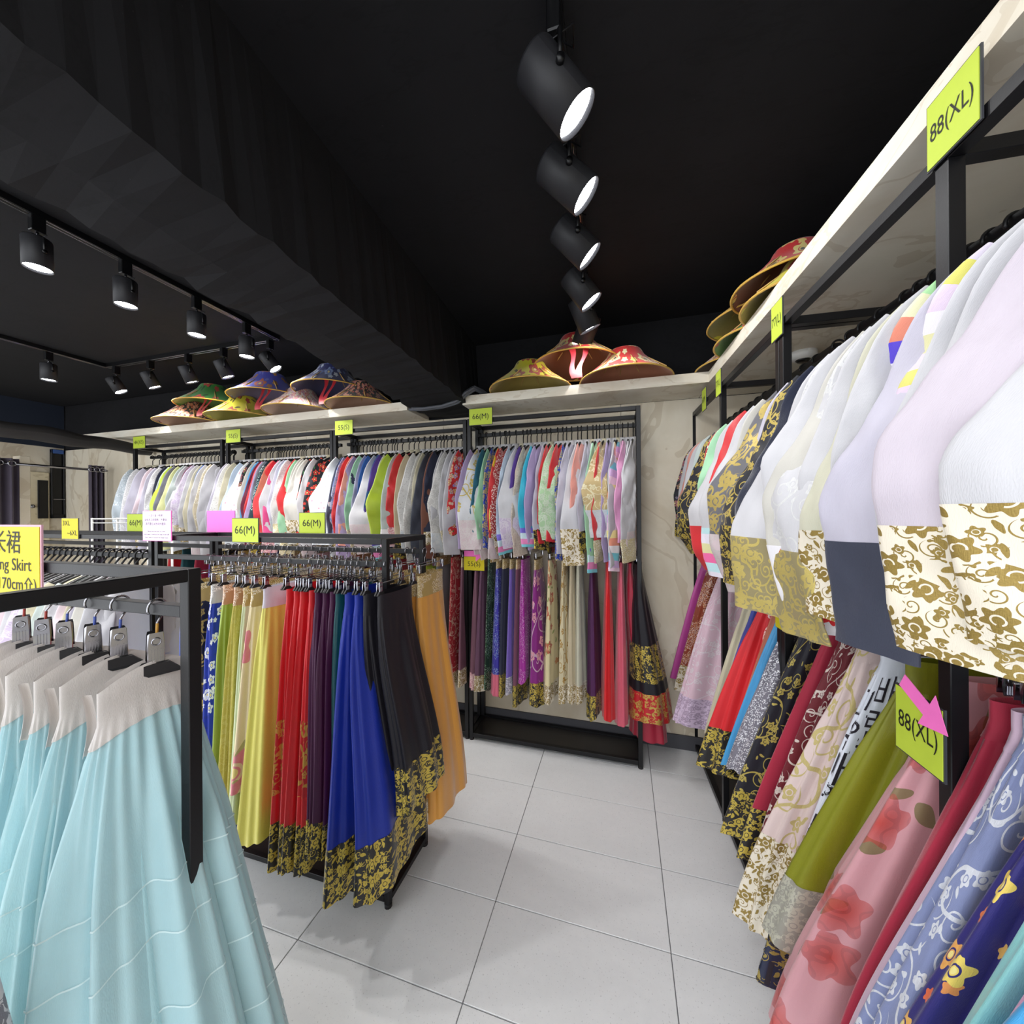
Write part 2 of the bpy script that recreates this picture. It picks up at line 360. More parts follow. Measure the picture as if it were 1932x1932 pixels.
FAB = {
 'paleblue_seq': (sequin, '#b9c4cc', '#e8eef2'), 'white_seq': (sequin, '#dcdadb', '#ffffff'), 'lilacwhite': (plain, '#c9c5d4'), 'palepink': (plain, '#e6d3da'),
 'navy': (plain, '#2b2f45'), 'mintwhite': (plain, '#c8d3cf'), 'lime': (satin, '#b9cf3a'), 'grey': (plain, '#82828e'), 'paleyellow': (plain, '#dfe0a4'), 'white': (plain, '#cfced2'),
 'plum': (plain, '#7d4a63'), 'lilac_lace': (lace, '#d9c9e2', '#efe6f3'), 'cream': (plain, '#d3cbb0'), 'blue': (plain, '#2f66b4'), 'beige_seq': (sequin, '#cfc2a6', '#f3ead2'),
 'white_print': (spots, '#e0dfdd', '#a9a7a4', 90., .2, .5), 'paleblue': (plain, '#c3d3e6'), 'white_dot': (spots, '#dfe4e7', '#e7a3b4', 26., .12, .6), 'black_floral': (floral, '#22222c', '#b2353d', '#c8a64d', '#3b4d8a'),
 'offwhite': (plain, '#cdcac2'), 'skyblue': (satin, '#3f9ad2'), 'wine': (plain, '#6e2340'), 'lilac': (plain, '#b9a6cf'), 'red': (satin, '#d63338'), 'teal_seq': (sequin, '#1d3a48', '#2fc9b8', .5),
 'coral': (plain, '#c6745c'), 'hotpink': (satin, '#e0508d'), 'mint': (plain, '#a9dcb4'), 'black_rose': (floral, '#1f2027', '#d8372c', '#e8503c', '#c02a28', '#3f7d45', 19., .5),
 'slate': (plain, '#565a70'), 'blue_lace': (lace, '#8fa3dc', '#d5def7'), 'salmon': (satin, '#efa394'), 'navy_dot': (spots, '#353a52', '#dfe3ee', 60., .2, .6), 'greylilac': (plain, '#b3b3cb'),
 'denim': (plain, '#2a5d92'), 'purple': (plain, '#5b3f9a'), 'white_lace': (lace, '#dad8d4', '#f3f2ee'), 'beige': (plain, '#d2c3a4'), 'charcoal': (plain, '#3d414e'), 'brown': (plain, '#8a5a4a'),
 'red_floral': (floral, '#cf2f31', '#e7b070', '#6f78d8', '#f0d080'), 'cream_gold': (emb, '#d9dade', '#d8bf62', 8., .9), 'teal': (plain, '#2a6780'), 'blue_brocade': (brocade, '#2342b0', '#d6c98a', 20.),
 'yellow': (satin, '#e3c32e'), 'red_dot': (spots, '#b23a3c', '#efe0d4', 90., .3, .9), 'beige_lace': (lace, '#d9c6b8', '#eee2d2'), 'cyan': (satin, '#38b7d4'), 'mint_lace': (lace, '#b9dcae', '#dfeed6'),
 'tan_gold': (emb, '#bfa878', '#eadfb8', 12., .9), 'pink': (satin, '#eaa6d0'), 'stripes': (bands, '#efe39a', '#f0a184', '#f7f2f4', '#77c9d8', '#d9b6e2', '#f3d5e6'),
 'stripes2': (bands, '#cfe6ee', '#f08cc4', '#7dd0dd', '#e9d9ef', '#7a6bd0'), 'stripes3': (bands, '#bfe3e8', '#e7e2ee', '#dcd8a0', '#ef6ba6'), 'black_emb': (emb, '#24252d', '#c9b158', 14., 1.),
 'greygold_lace': (lace, '#6d6d75', '#cdb566', 16.), 'navy_velvet': (velvet, '#23283c'), 'white_emb': (emb, '#cdccd0', '#e6e6e6', 14., .9), 'ivory': (plain, '#d2d0bb'),
 'greenstripe': (bands, '#a9dda0', '#e2e0b8', '#d9826a', '#5340c8', '#dfdbe8', '#e6e4ee'), 'lilacstripe': (bands, '#d8cfe0', '#d9d46a', '#ddcbe0', '#e6e3ea', '#dcd8a8'), 'palelilac': (plain, '#cfc5d0'),
 # cuffs, hems and waistbands
 'silver': (lace, '#cfd6dc', '#f4f7f9', 34., 1.), 'gold_spark': (sequin, '#cbbd92', '#efe3b0', .7), 'pink_spark': (sequin, '#cf8f9c', '#f4d6c8', .7), 'brocade': (brocade, '#1d1b1c', GOLD), 'gold_cream': (brocade, '#e6ddcb', '#a98f4a'),
 'gold_lace': (lace, '#9b8f68', '#d9c470', 20., .9), 'lace_pink': (lace, '#ddcace', '#f2e6e6', 24., .95), 'redcuff': (plain, '#dc2e35'), 'redflower': (floral, '#e9e6ea', '#d8252a', '#e03030', '#c81f24', '#d8252a', 11., .6, .6, '#d8252a'),
 'navycuff': (plain, '#3b3f50'), 'lilac_broc': (brocade, '#d5bfd8', '#b7a0bb', 30., .1), 'navy_broc': (brocade, '#1f2742', '#b9a355'), 'silver_broc': (brocade, '#8e8b80', '#c9c6b4', 26.),
 'rosehem': (satin, '#df6b86'), 'silverhem': (brocade, '#d9d5e2', '#9f9db0', 24., .2), 'gold_waist': (sequin, '#b69a5a', '#ecd28c', .8), 'silver_waist': (sequin, '#b8b8ba', '#efefef', .8),
 'copper_waist': (sequin, '#bb8a64', '#ecc39a', .8), 'white_waist': (plain, '#dfdce8'),
 # skirts
 'silver_sk': (organza, '#8d929c', .92), 'red_emb': (emb, '#b92a36', '#efc7b4', 16., .9), 'mauve': (satin, '#7f5768'), 'purplebrown': (satin, '#6b4a62'), 'green_seq': (sequin, '#12351f', '#29b04a', .3),
 'violet_seq': (sequin, '#3a33a6', '#5ec0e6', .3), 'lavender': (satin, '#7a62c0'), 'magenta_seq': (sequin, '#b02fa4', '#f6b8e8', .25), 'magenta_floral': (emb, '#92268a', '#e6c3d8', 6., 1., '#e8a9b4'),
 'cream_rose': (floral, '#e3d6a8', '#b8323c', '#a8443c', '#c98a52', '#8a9a52', 10., .35), 'cream_vine': (emb, '#dfd3ae', '#b98c34', 10., .7), 'purple_sk': (satin, '#4f2050'), 'scarlet': (satin, '#e01c22'), 'rose': (satin, '#d4596f', .28),
 'cobalt': (satin, '#1747b0', .3), 'navy_emb': (emb, '#151a30', '#c9ae5a', 12., 1.), 'royal_flower': (floral, '#1a35a8', '#dfe2ee', '#ffffff', '#c8cde6', '#22348c', 20., .4), 'apple': (satin, '#95ab3c'), 'olive_y': (emb, '#bdb04a', '#d2c766', 26., .9),
 'palemint': (satin, '#cddaae'), 'cream_pinkfl': (floral, '#ead9b0', '#dd7f92', '#e59aa4', '#c9566c', '#b3ab74', 5., .3), 'yellow_sk': (satin, '#dfd766'), 'pinkpale': (satin, '#e6b4bc'), 'redsat': (satin, '#cf1220', .3), 'plumsat': (satin, '#46183f', .32),
 'tealsat': (satin, '#0f4a50', .32), 'bluesat': (satin, '#1a2f96', .3), 'blacksat': (satin, '#1d1b22', .4), 'strawyellow': (satin, '#d8c670'), 'marigold': (satin, '#dd9c44'),
 'magenta': (satin, '#c24a9c'), 'copper_seq': (sequin, '#8f3b22', '#e89a3a', .6), 'pinkemb': (emb, '#e0bfce', '#f3e4ec', 13., .9), 'violetblue': (dipdye, 0.1, .9, '#3c4aa0', '#6a4a9a', '#4a4aa8'), 'red_medal': (medal, '#d8242c', '#f0d2cc'),
 'silver_seq': (sequin, '#77737f', '#c9c6d0', .5), 'black_vine': (emb, '#1c1b26', '#cdb85c', 14., .9), 'crimson': (organza, '#b22a44', .95), 'darkred_emb': (emb, '#6e1824', '#eadbd2', 16., .9), 'blush_loop': (emb, '#e6d0cb', '#d9c684', 8., .9),
 'calli': (dipdye, .35, .95, '#dfe3ee', '#e0c3d8', '#b07aa0', '#5c3a58', '#3c2a44'), 'olive': (satin, '#7d7f18'), 'pink_bigfl': (bigflower, '#f0b4bc', '#d4534c', '#7d7a3a'), 'pinksheer': (organza, '#e4c6da', .92), 'slate_emb': (emb, '#8791ba', '#eceef6', 12., 1.),
 'indigo_fl': (floral, '#2b2470', '#e9d060', '#d85a3a', '#e8c86a', '#7f9a3c', 15., .22), 'turquoise': (satin, '#8fd0d0'), 'iripink': (satin, '#e0a0c4', .3), 'white_grey': (brocade, '#dedce2', '#8d8a96', 20., .05), 'cream_sk': (plain, '#e6e2cc'),
}
def F(k):
    s = FAB[k]; return s[0](*s[1:])
PH = {'paleblue_seq': 'pale blue sequinned', 'white_seq': 'white sequinned', 'lilacwhite': 'lilac-white', 'palepink': 'pale pink', 'mintwhite': 'minty white', 'lime': 'lime green', 'paleyellow': 'pale yellow', 'lilac_lace': 'lilac lace',
 'beige_seq': 'beige sequinned', 'white_print': 'white speckled', 'paleblue': 'pale blue', 'white_dot': 'white dotted', 'black_floral': 'black floral', 'offwhite': 'off-white', 'skyblue': 'sky blue', 'wine': 'wine red', 'teal_seq': 'teal sequinned',
 'hotpink': 'hot pink', 'mint': 'mint green', 'black_rose': 'black rose-print', 'slate': 'slate grey', 'blue_lace': 'blue lace', 'salmon': 'salmon pink', 'navy_dot': 'navy dotted', 'greylilac': 'grey-lilac', 'denim': 'denim blue', 'white_lace': 'white lace',
 'red_floral': 'red floral', 'cream_gold': 'white gold-embroidered', 'blue_brocade': 'blue-and-gold brocade', 'red_dot': 'red-and-white dotted', 'beige_lace': 'beige lace', 'mint_lace': 'mint lace', 'tan_gold': 'tan embroidered', 'stripes': 'rainbow-striped',
 'black_emb': 'black gold-embroidered', 'greygold_lace': 'grey-and-gold lace', 'navy_velvet': 'navy velvet', 'white_emb': 'white-on-white embroidered', 'greenstripe': 'green, orange and violet striped', 'lilacstripe': 'lilac-and-yellow striped', 'palelilac': 'pale lilac',
 'silver_sk': 'silver-grey sheer', 'red_emb': 'red embroidered', 'purplebrown': 'purple-brown', 'green_seq': 'dark green sequinned', 'violet_seq': 'violet-blue sequinned', 'magenta_seq': 'magenta sequinned', 'magenta_floral': 'magenta vine-embroidered',
 'cream_rose': 'cream rose-embroidered', 'cream_vine': 'cream vine-embroidered', 'purple_sk': 'dark purple', 'rose': 'rose pink satin', 'cobalt': 'cobalt blue', 'navy_emb': 'navy gold-embroidered', 'royal_flower': 'royal blue white-flowered', 'apple': 'apple green',
 'olive_y': 'olive yellow', 'palemint': 'pale mint', 'cream_pinkfl': 'cream pink-flowered', 'yellow_sk': 'bright yellow', 'pinkpale': 'pale pink', 'redsat': 'red satin', 'plumsat': 'plum satin', 'tealsat': 'dark teal satin', 'bluesat': 'deep blue satin', 'blacksat': 'black satin',
 'strawyellow': 'straw yellow', 'copper_seq': 'copper metallic', 'pinkemb': 'pale pink embroidered', 'violetblue': 'violet-blue', 'red_medal': 'red medallion', 'silver_seq': 'silver-grey metallic', 'black_vine': 'black gold-vine', 'darkred_emb': 'dark red embroidered',
 'blush_loop': 'blush gold-looped', 'calli': 'white-to-purple calligraphy', 'olive': 'olive green', 'pink_bigfl': 'pink red-flowered sheer', 'pinksheer': 'sheer pale pink', 'slate_emb': 'slate blue white-embroidered', 'indigo_fl': 'indigo flowered', 'iripink': 'iridescent pink',
 'white_grey': 'white grey-patterned', 'cream_sk': 'cream'}
def ph(k): return PH.get(k, k)
# ------------------------------------------------------------------ the room
WALL_Y, CEIL = 2.46, 2.60
def right_x(y, off=0.0): return .5468+off-.0552*y        # line of the right-hand racks
M_TILE = mat_tile(); M_BOARD = mat_board('#c3b59c', '#dcd4c2', '#b09f84', .6, (1., 1., .55)); M_SHELF = mat_board('#cabfab', '#ddd8ca', '#b9ab94', .8, (1., 1., 3.))
M_CEIL = mat_ceiling(); M_BASE = paint('#4a4a4f', .5); M_DARK = plastic('#0b0b0d', .3)
fl = box('floor', -6.0, 1.25, -1.4, 2.56, -.06, -.004, mat_grout()); tag(fl, kind='structure')
tiles = {}
for i in range(-9, 4):
    for j in range(-2, 9):
        x0 = max(-.455+.6*i+.0015, -5.6); x1 = min(-.455+.6*(i+1)-.0015, 1.2); y1 = min(1.912+.3*(2-j)-.0015, 2.458); y0 = 1.912+.3*(1-j)+.0015
        if x1-x0 < .02 or y1-y0 < .02: continue
        k = (round(x1-x0, 4), round(y1-y0, 4))
        if k not in tiles: tiles[k] = box_mesh('tile', 0, k[0], 0, k[1], -.012, 0, .0012); tiles[k].materials.append(M_TILE)
        t = link('tile', tiles[k], None, fl); t.location = (x0, y0, 0)
ce = box('ceiling', -6.0, 1.3, -.05, 2.6, CEIL, CEIL+.08, M_CEIL); tag(ce, kind='structure')
box('soffit', -6.0, -1.28, -.05, 2.45, 2.555, CEIL, M_CEIL, ce)
# ceiling beam with slightly rough edges, running back to the wall
def beam():
    n = 60; V = []; r = random.Random(3)
    for k in range(n+1):
        y = -.05+2.51*k/n; j = lambda a: r.uniform(-a, a)
        V += [(-.845-.052*y, y, CEIL+.01), (-.80-.055*y+j(.006), y, 2.112+j(.006)), (-1.00-.06*y, y, 2.105+j(.004)), (-1.17-.062*y+j(.012), y, 2.112+j(.010)), (-1.16-.06*y, y, CEIL+.01)]
    Fc = [(5*k+a, 5*k+a+1, 5*k+a+6, 5*k+a+5) for k in range(n) for a in range(4)]
    Fc += [(0, 1, 2, 3, 4), tuple(5*n+a for a in (4, 3, 2, 1, 0))]
    return mesh_from('beam', V, Fc, False)
tag(link('trim_1', beam(), M_CEIL), 'rough black plaster beam running along the ceiling to the back wall', kind='structure')
wb = box('wall_back', -5.7, 1.2, WALL_Y+.012, WALL_Y+.1, 0, CEIL, M_CEIL); tag(wb, kind='structure')
xs = [-5.7, -4.88, -3.66, -2.44, -1.22, 0.0, 1.15]
for a, b in zip(xs[:-1], xs[1:]): box('panel', a+.001, b-.001, WALL_Y, WALL_Y+.012, .0, 2.10, M_BOARD, wb, .0008)
bb = box('baseboard_back', -4.85, 1.1, WALL_Y-.012, WALL_Y, 0, .085, M_BASE, None, .002); tag(bb, kind='structure')
RZR = math.radians(-86.84)                                     # local x runs towards the camera, local -y faces the aisle
def rw(x, y, z=0.0):                                           # right-rack local -> world
    c, s = math.cos(RZR), math.sin(RZR); return Vector((.4097+c*x-s*y, 2.483+s*x+c*y, z))
def on_right(o): o.location = (.4097, 2.483, 0); o.rotation_euler = (0, 0, RZR); return o
wr = on_right(box('wall_right', -.1, 4.6, .46, .54, 0, CEIL, M_CEIL)); tag(wr, kind='structure')
for a in range(5): box('panel', -.05+.92*a+.001, -.05+.92*(a+1)-.001, .448, .46, 0, 2.10, M_BOARD, wr, .0008)
# left end: fitting-room wall with door, mirror and window
wl = box('wall_left', -5.66, -5.56, .2, WALL_Y, 0, CEIL, M_BOARD); tag(wl, kind='structure')
box('upper_wall', -5.559, -5.552, .2, WALL_Y, 2.12, CEIL, plastic('#1c2433', .8), wl)  # bluish daylight on the upper wall, put into its colour
d1 = empty('door_1', (-5.556, 2.22, 0), 0, kind='structure')
box('door_leaf', 0, .018, -.02, .125, 0, 1.86, mat_board('#cdbf9c', '#ddd2b6', '#a99873', .7), d1, .002)
box('mirror_frame', .018, .026, .045, .115, 1.40, 1.78, M_FRAME, d1, .001); box('mirror_glass', .026, .028, .055, .105, 1.43, 1.76, M_DARK, d1)
tube('door_knob', [(.018, .0, 1.52), (.03, .0, 1.52), (.045, .0, 1.52), (.055, .0, 1.52)], [.006, .008, .02, .006], M_CHROME, d1, 12)
w1 = empty('window_1', (-5.556, 2.405, 1.76), 0, kind='structure')
M_BLUELIT = paint('#3d5c98', .5)  # blue daylight on the top frame bar, painted in as its colour
for nm, a, b, z0, z1 in (('window_frame', -.048, .05, .30, .34), ('window_frame', -.048, .05, -.36, -.32), ('window_frame', -.048, -.036, -.36, .34), ('window_frame', .038, .05, -.36, .34)): box(nm, 0, .03, a, b, z0, z1, M_BLUELIT if z0 > .2 else M_FRAME, w1, .002)
box('window_pane', .005, .012, -.04, .045, -.33, .32, M_DARK, w1); box('window_sill', 0, .04, -.04, .045, -.17, -.165, M_CHROME, w1)
jm = box('trim_2', -4.90, -4.80, 1.865, 1.925, 0, 1.93, M_BOARD, None, .003); tag(jm, kind='structure')
# baseboard seen under the right racks
br = on_right(box('baseboard_right', 0, 4.5, .436, .448, 0, .085, M_BASE)); tag(br, kind='structure')

# ------------------------------------------------------------------ shelves
def shelf(nm, lab, pts):
    n = len(pts); V = [(x, y, z) for z in (2.10, 2.155) for x, y in pts]
    Fc = [tuple(range(n))[::-1], tuple(range(n, 2*n))]+[(i, (i+1) % n, n+(i+1) % n, n+i) for i in range(n)]
    o = link(nm, mesh_from(nm, V, Fc, False), M_SHELF); return tag(o, lab, 'shelf')
shelf('shelf', 'pale wooden shelf above the 44(XS) and 55(S) racks carrying seven hats', [(-4.68, 2.18), (-1.335, 2.165), (-1.335, 2.455), (-4.68, 2.455)])
shelf('shelf', 'pale wooden shelf above the right 66(M) wall rack carrying three hats', [(-.945, 2.165), (.443, 2.165), (.443, 2.455), (-.945, 2.455)])
a, b = rw(.26, .012), rw(4.3, .012); c_, d_ = rw(4.3, .44), rw(.05, .44)
shelf('shelf', 'pale wooden shelf along the right wall above the 77(L) and 88(XL) racks', [(a.x+.004, 2.17), (b.x, b.y), (c_.x, c_.y), (d_.x, 2.45), (.447, 2.45)])

# ------------------------------------------------------------------ racks (local x along the rack, local -y is the front)
TB = .024
def rack(lab, loc, rz, W, D, H, rods, posts=(), group=None, tb=TB, base=True, rear_posts=True):
    r = empty('clothes_rack', loc, rz, lab, 'clothes rack', group)
    px = [0.0]+list(posts)+[W-tb]
    for x in px:
        box('post', x, x+tb, 0, tb, .012, H, M_FRAME, r, .0012)
        if rear_posts: box('post', x, x+tb, D-tb, D, .012, H, M_FRAME, r, .0012)
        box('top_rail', x, x+tb, tb, D-tb, H-tb, H, M_FRAME, r, .0012)
        tube('foot', [(x+tb/2, tb/2, 0), (x+tb/2, tb/2, .012)], .014, M_RUBBER, r, 10); tube('foot', [(x+tb/2, D-tb/2, 0), (x+tb/2, D-tb/2, .012)], .014, M_RUBBER, r, 10)
    for y in (0, D-tb):
        for x0, x1 in zip(px[:-1], px[1:]):
            box('top_rail', x0+tb, x1, y, y+tb, H-tb, H, M_FRAME, r, .0012); box('bottom_rail', x0+tb, x1, y, y+tb, .02, .02+tb, M_FRAME, r, .0012)
    for x in (0, W-tb): box('bottom_rail', x, x+tb, tb, D-tb, .02, .02+tb, M_FRAME, r, .0012)
    if base: box('base_panel', tb, W-tb, tb, D-tb, .026, .036, plastic('#2a2727', .35), r)
    for y, z, th in rods: box('hanging_rod', tb, W-tb, y-th/2, y+th/2, z-th, z, M_FRAME, r, .001)
    return r
H = 2.018
RACKS = [(-.93, .105), (-1.95, -.936), (-2.965, -1.956), (-4.03, -3.0)]
RL = ['66(M) wall rack', 'right 55(S) wall rack', 'left 55(S) wall rack', '44(XS) wall rack']
ROD_Y = 2.32
RT = ['tall black metal rack under the 66(M) sign against the back wall', 'tall black metal rack under the right-hand 55(S) sign, beside the 66(M) rack', 'tall black metal rack under the left-hand 55(S) sign on the back wall', 'tall black metal rack under the 44(XS) sign at the far left']
for (x0, x1), l in zip(RACKS, RT): rack(l, (x0, 2.20, 0), 0, x1-x0, .235, H, [(.12, 1.945, .022), (.12, 1.235, .022)])
rack('tall black metal rack at the far end of the right wall, marked 77(L)', tuple(rw(0, 0)), RZR, 1.129, .40, H, [(.17, 1.945, .022), (.17, 1.235, .022)], (.536,))
rack('tall black metal rack nearest the camera on the right wall, marked 88(XL)', tuple(rw(1.133, 0)), RZR, 1.2, .40, H, [(.17, 1.945, .022), (.17, 1.235, .022)], (.555,))
HC = 1.338
rack('low black metal rack in the middle holding red, blue and black skirts', (-2.02, 1.178, 0), 0, 1.205, .285, HC, [(.011, 1.255, .02), (.274, 1.275, .02)], (), None, .021)
rack('low black metal rack behind the aqua dresses, holding rows of light jackets', (-3.62, 1.178, 0), 0, 1.58, .285, HC, [(.011, 1.255, .02), (.274, 1.275, .02)], (), None, .021)
rack('low black metal rack in the left foreground with aqua dresses on clips', (-1.62, .02, 0), 0, .90, .47, HC, [(.011, 1.273, .02), (.459, 1.273, .02)], (), None, .0215)
# ------------------------------------------------------------------ garments
def smooth(a, b, x): t = np.clip((x-a)/(b-a), 0, 1); return t*t*(3-2*t)
def skirt_surface(L, z0, wf, wb, tt, th, lean, seed, wide_front, nfold, amp, gather=.09, bulge=0.0):
    r = random.Random(seed); p1, p2, p3 = (r.uniform(0, 6.28) for _ in range(3)); n1 = nfold; n2 = nfold*2+1; k1 = r.uniform(-.6, .6)
    lz = r.uniform(0, 6.28)
    def S(a, v, off=0.0):
        """a: angle around, v: 0 (top) .. 1 (hem); arrays broadcast"""
        g = smooth(gather*.5, 1.0, v)
        q = np.clip((v-gather*.6)/(1-gather*.6), 0, 1)**.85
        ht = tt+(th-tt)*q+bulge*np.sin(np.clip(q, 0, 1)*PI); hf = wf+(wide_front-wf)*q; hb = wb+(wide_front*.62-wb)*q
        ca, sa = np.cos(a), np.sin(a)
        x = ht*np.sign(ca)*np.abs(ca)**.85; y = np.where(sa < 0, hf, hb)*np.sign(sa)*np.abs(sa)**.9
        A = amp*smooth(gather, gather+.22, v)*(.45+.55*v)
        d = A*(.62*np.sin(n1*a+p1+k1*v*2)+.38*np.sin(n2*a+p2-k1*v*3))+.12*amp*smooth(gather*.7, gather*1.3, v)*(1-.7*v)*np.sin(nfold*3*a+p3)
        nx, ny = np.cos(a)*1.0, np.sin(a)*1.0
        x = x+(d+off)*nx; y = y+(d+off)*ny
        bow = .5*smooth(0, .9, v)**1.3
        x = x+lean[0]*smooth(.05, 1.0, v); y = y+lean[1]*smooth(.05, 1.0, v)
        z = z0-L*v+.010*np.sin(2*a+lz)*v**6+ .004*np.sin(n1*a+p1)*v**8
        return np.stack(np.broadcast_arrays(x, y, z), -1)
    per = 2*(wide_front*1.3+th)*1.15
    return S, per
def band(name, S, v0, v1, L, per, mat, parent, off=0.0, na=72, nv=18):
    a = np.linspace(0, 2*PI, na, endpoint=False); v = np.linspace(v0, v1, nv)
    P = S(a[None, :], v[:, None], off)
    aa = np.linspace(0, 1, na+1); UV = np.stack(np.broadcast_arrays(aa[None, :]*per, v[:, None]*L), -1)
    return link(name, grid_mesh(name, P, UV, True), mat, parent)
def skirt(label, group, loc, rz, L, mat, hem=(), waist=None, waist_h=.08, z0=-.08, wf=.13, wb=.10, tt=.017, th=.05, front=.2, lean=(0, 0), seed=1, nfold=7, amp=.011, na=72, bulge=0.0, cat='skirt'):
    r = empty('skirt', loc, rz, label, cat, group)
    S, per = skirt_surface(L, z0, wf, wb, tt, th, lean, seed, front, nfold, amp, waist_h/L, bulge)
    hh = sum(h for h, _ in hem); vb = 1-hh/L
    band('skirt_panel', S, waist_h/L*.98, min(1.0, vb+.004), L, per, mat, r, 0, na, 26)
    if waist is None: waist = mat
    band('waistband', S, 0, waist_h/L, L, per, waist, r, .0012, na, 5)
    v = vb
    for h, m in hem:
        band('hem_band', S, v, v+h/L, L, per, m, r, .0012, na, 7); v += h/L
    return r, S
def sleeve_surface(side, alpha, slen, wide, spread, seed, flare=0.0):
    """flat sleeve with an angular elbow hanging from one shoulder; local -y is side=+1"""
    r = random.Random(seed); sgn = -side; U = r.uniform
    e = U(.50, .66)                                              # where the elbow corner sits
    ks = np.array([0, .12, e*.62, e, e+(1-e)*.55, 1.0])
    kw = np.array([.120, .158, .178+spread*.5, .186+spread, .176+spread*.9, .160+spread*.7+U(-.03, .03)])
    kw = kw+flare*np.array([0, .08, .35, .62, .82, 1.0])
    kz = -.130-(slen-.130)*np.array([0, .10, e*.60, e*.98, e+(1-e)*.55, 1.0])
    hp = np.array([.040, .048, .058, U(.060, .086)*wide, .060*wide, U(.046, .060)*wide]); hn = np.array([.038, .042, .046, .045*wide, .047*wide, U(.044, .056)*wide])
    sway = U(-.009, .009); p_, q_, c1, c2 = U(0, 6.28), U(0, 6.28), U(-3, 3), U(5, 9); tw = U(-.14, .14)
    def sm(s, k, h=.022): return (np.interp(np.clip(s-h, 0, 1), ks, k)+2*np.interp(s, ks, k)+np.interp(np.clip(s+h, 0, 1), ks, k))/4
    def S(a, s, off=0.0):
        w_ = sm(s, kw, .05); z = sm(s, kz, .05); al = alpha*smooth(0.0, .30, s)+tw*smooth(.45, 1.0, s)
        dw = sm(np.clip(s+.04, 0, 1), kw, .05)-sm(np.clip(s-.04, 0, 1), kw, .05); dz = sm(np.clip(s+.04, 0, 1), kz, .05)-sm(np.clip(s-.04, 0, 1), kz, .05)
        ln = np.sqrt(dw*dw+dz*dz)+1e-9; nw, nz = -dz/ln, dw/ln
        ew = np.cos(al)*nw; ez = np.cos(al)*nz; et = np.sin(al); tt_ = np.cos(al); t_w = -np.sin(al)*nw; t_z = -np.sin(al)*nz
        ca, sa = np.cos(a), np.sin(a); cx = np.sign(ca)*np.abs(ca)**.75
        hw = np.where(ca > 0, sm(s, hp)+off, sm(s, hn)+off)*cx
        crease = (.0045*np.sin(s*c2*1.7+c1*cx+p_)+.0035*np.sin(s*23+2.4*cx*c1+q_)+.0022*np.sin(s*47-3.1*cx*c1+p_))*smooth(.08, .3, s)*(1-.35*smooth(.8, 1, s))
        tk = (.0055+off)*np.sign(sa)*np.abs(sa)**.75+crease*(1-.3*cx*cx)
        t = et*hw+tt_*tk+sway*s; w2 = w_+ew*hw+t_w*tk; z2 = z+ez*hw+t_z*tk
        return np.stack(np.broadcast_arrays(t, sgn*w2, z2), -1)
    return S
def ring(name, S, s0, s1, mat, parent, off=0.0, na=20, ns=16, length=.6):
    a = np.linspace(0, 2*PI, na, endpoint=False); s = np.linspace(s0, s1, ns)
    P = S(a[None, :], s[:, None], off)
    a1 = np.linspace(0, 2*PI, na+1); u = .07*np.sign(np.cos(a1))*np.abs(np.cos(a1))**.75+(np.sin(a1) < -1e-6)*.33
    UV = np.stack(np.broadcast_arrays(u[None, :]+.11, s[:, None]*length), -1)
    return link(name, grid_mesh(name, P, UV, True), mat, parent)
ANG = {'n': .48, 'w': .62, 'W': 1.12}
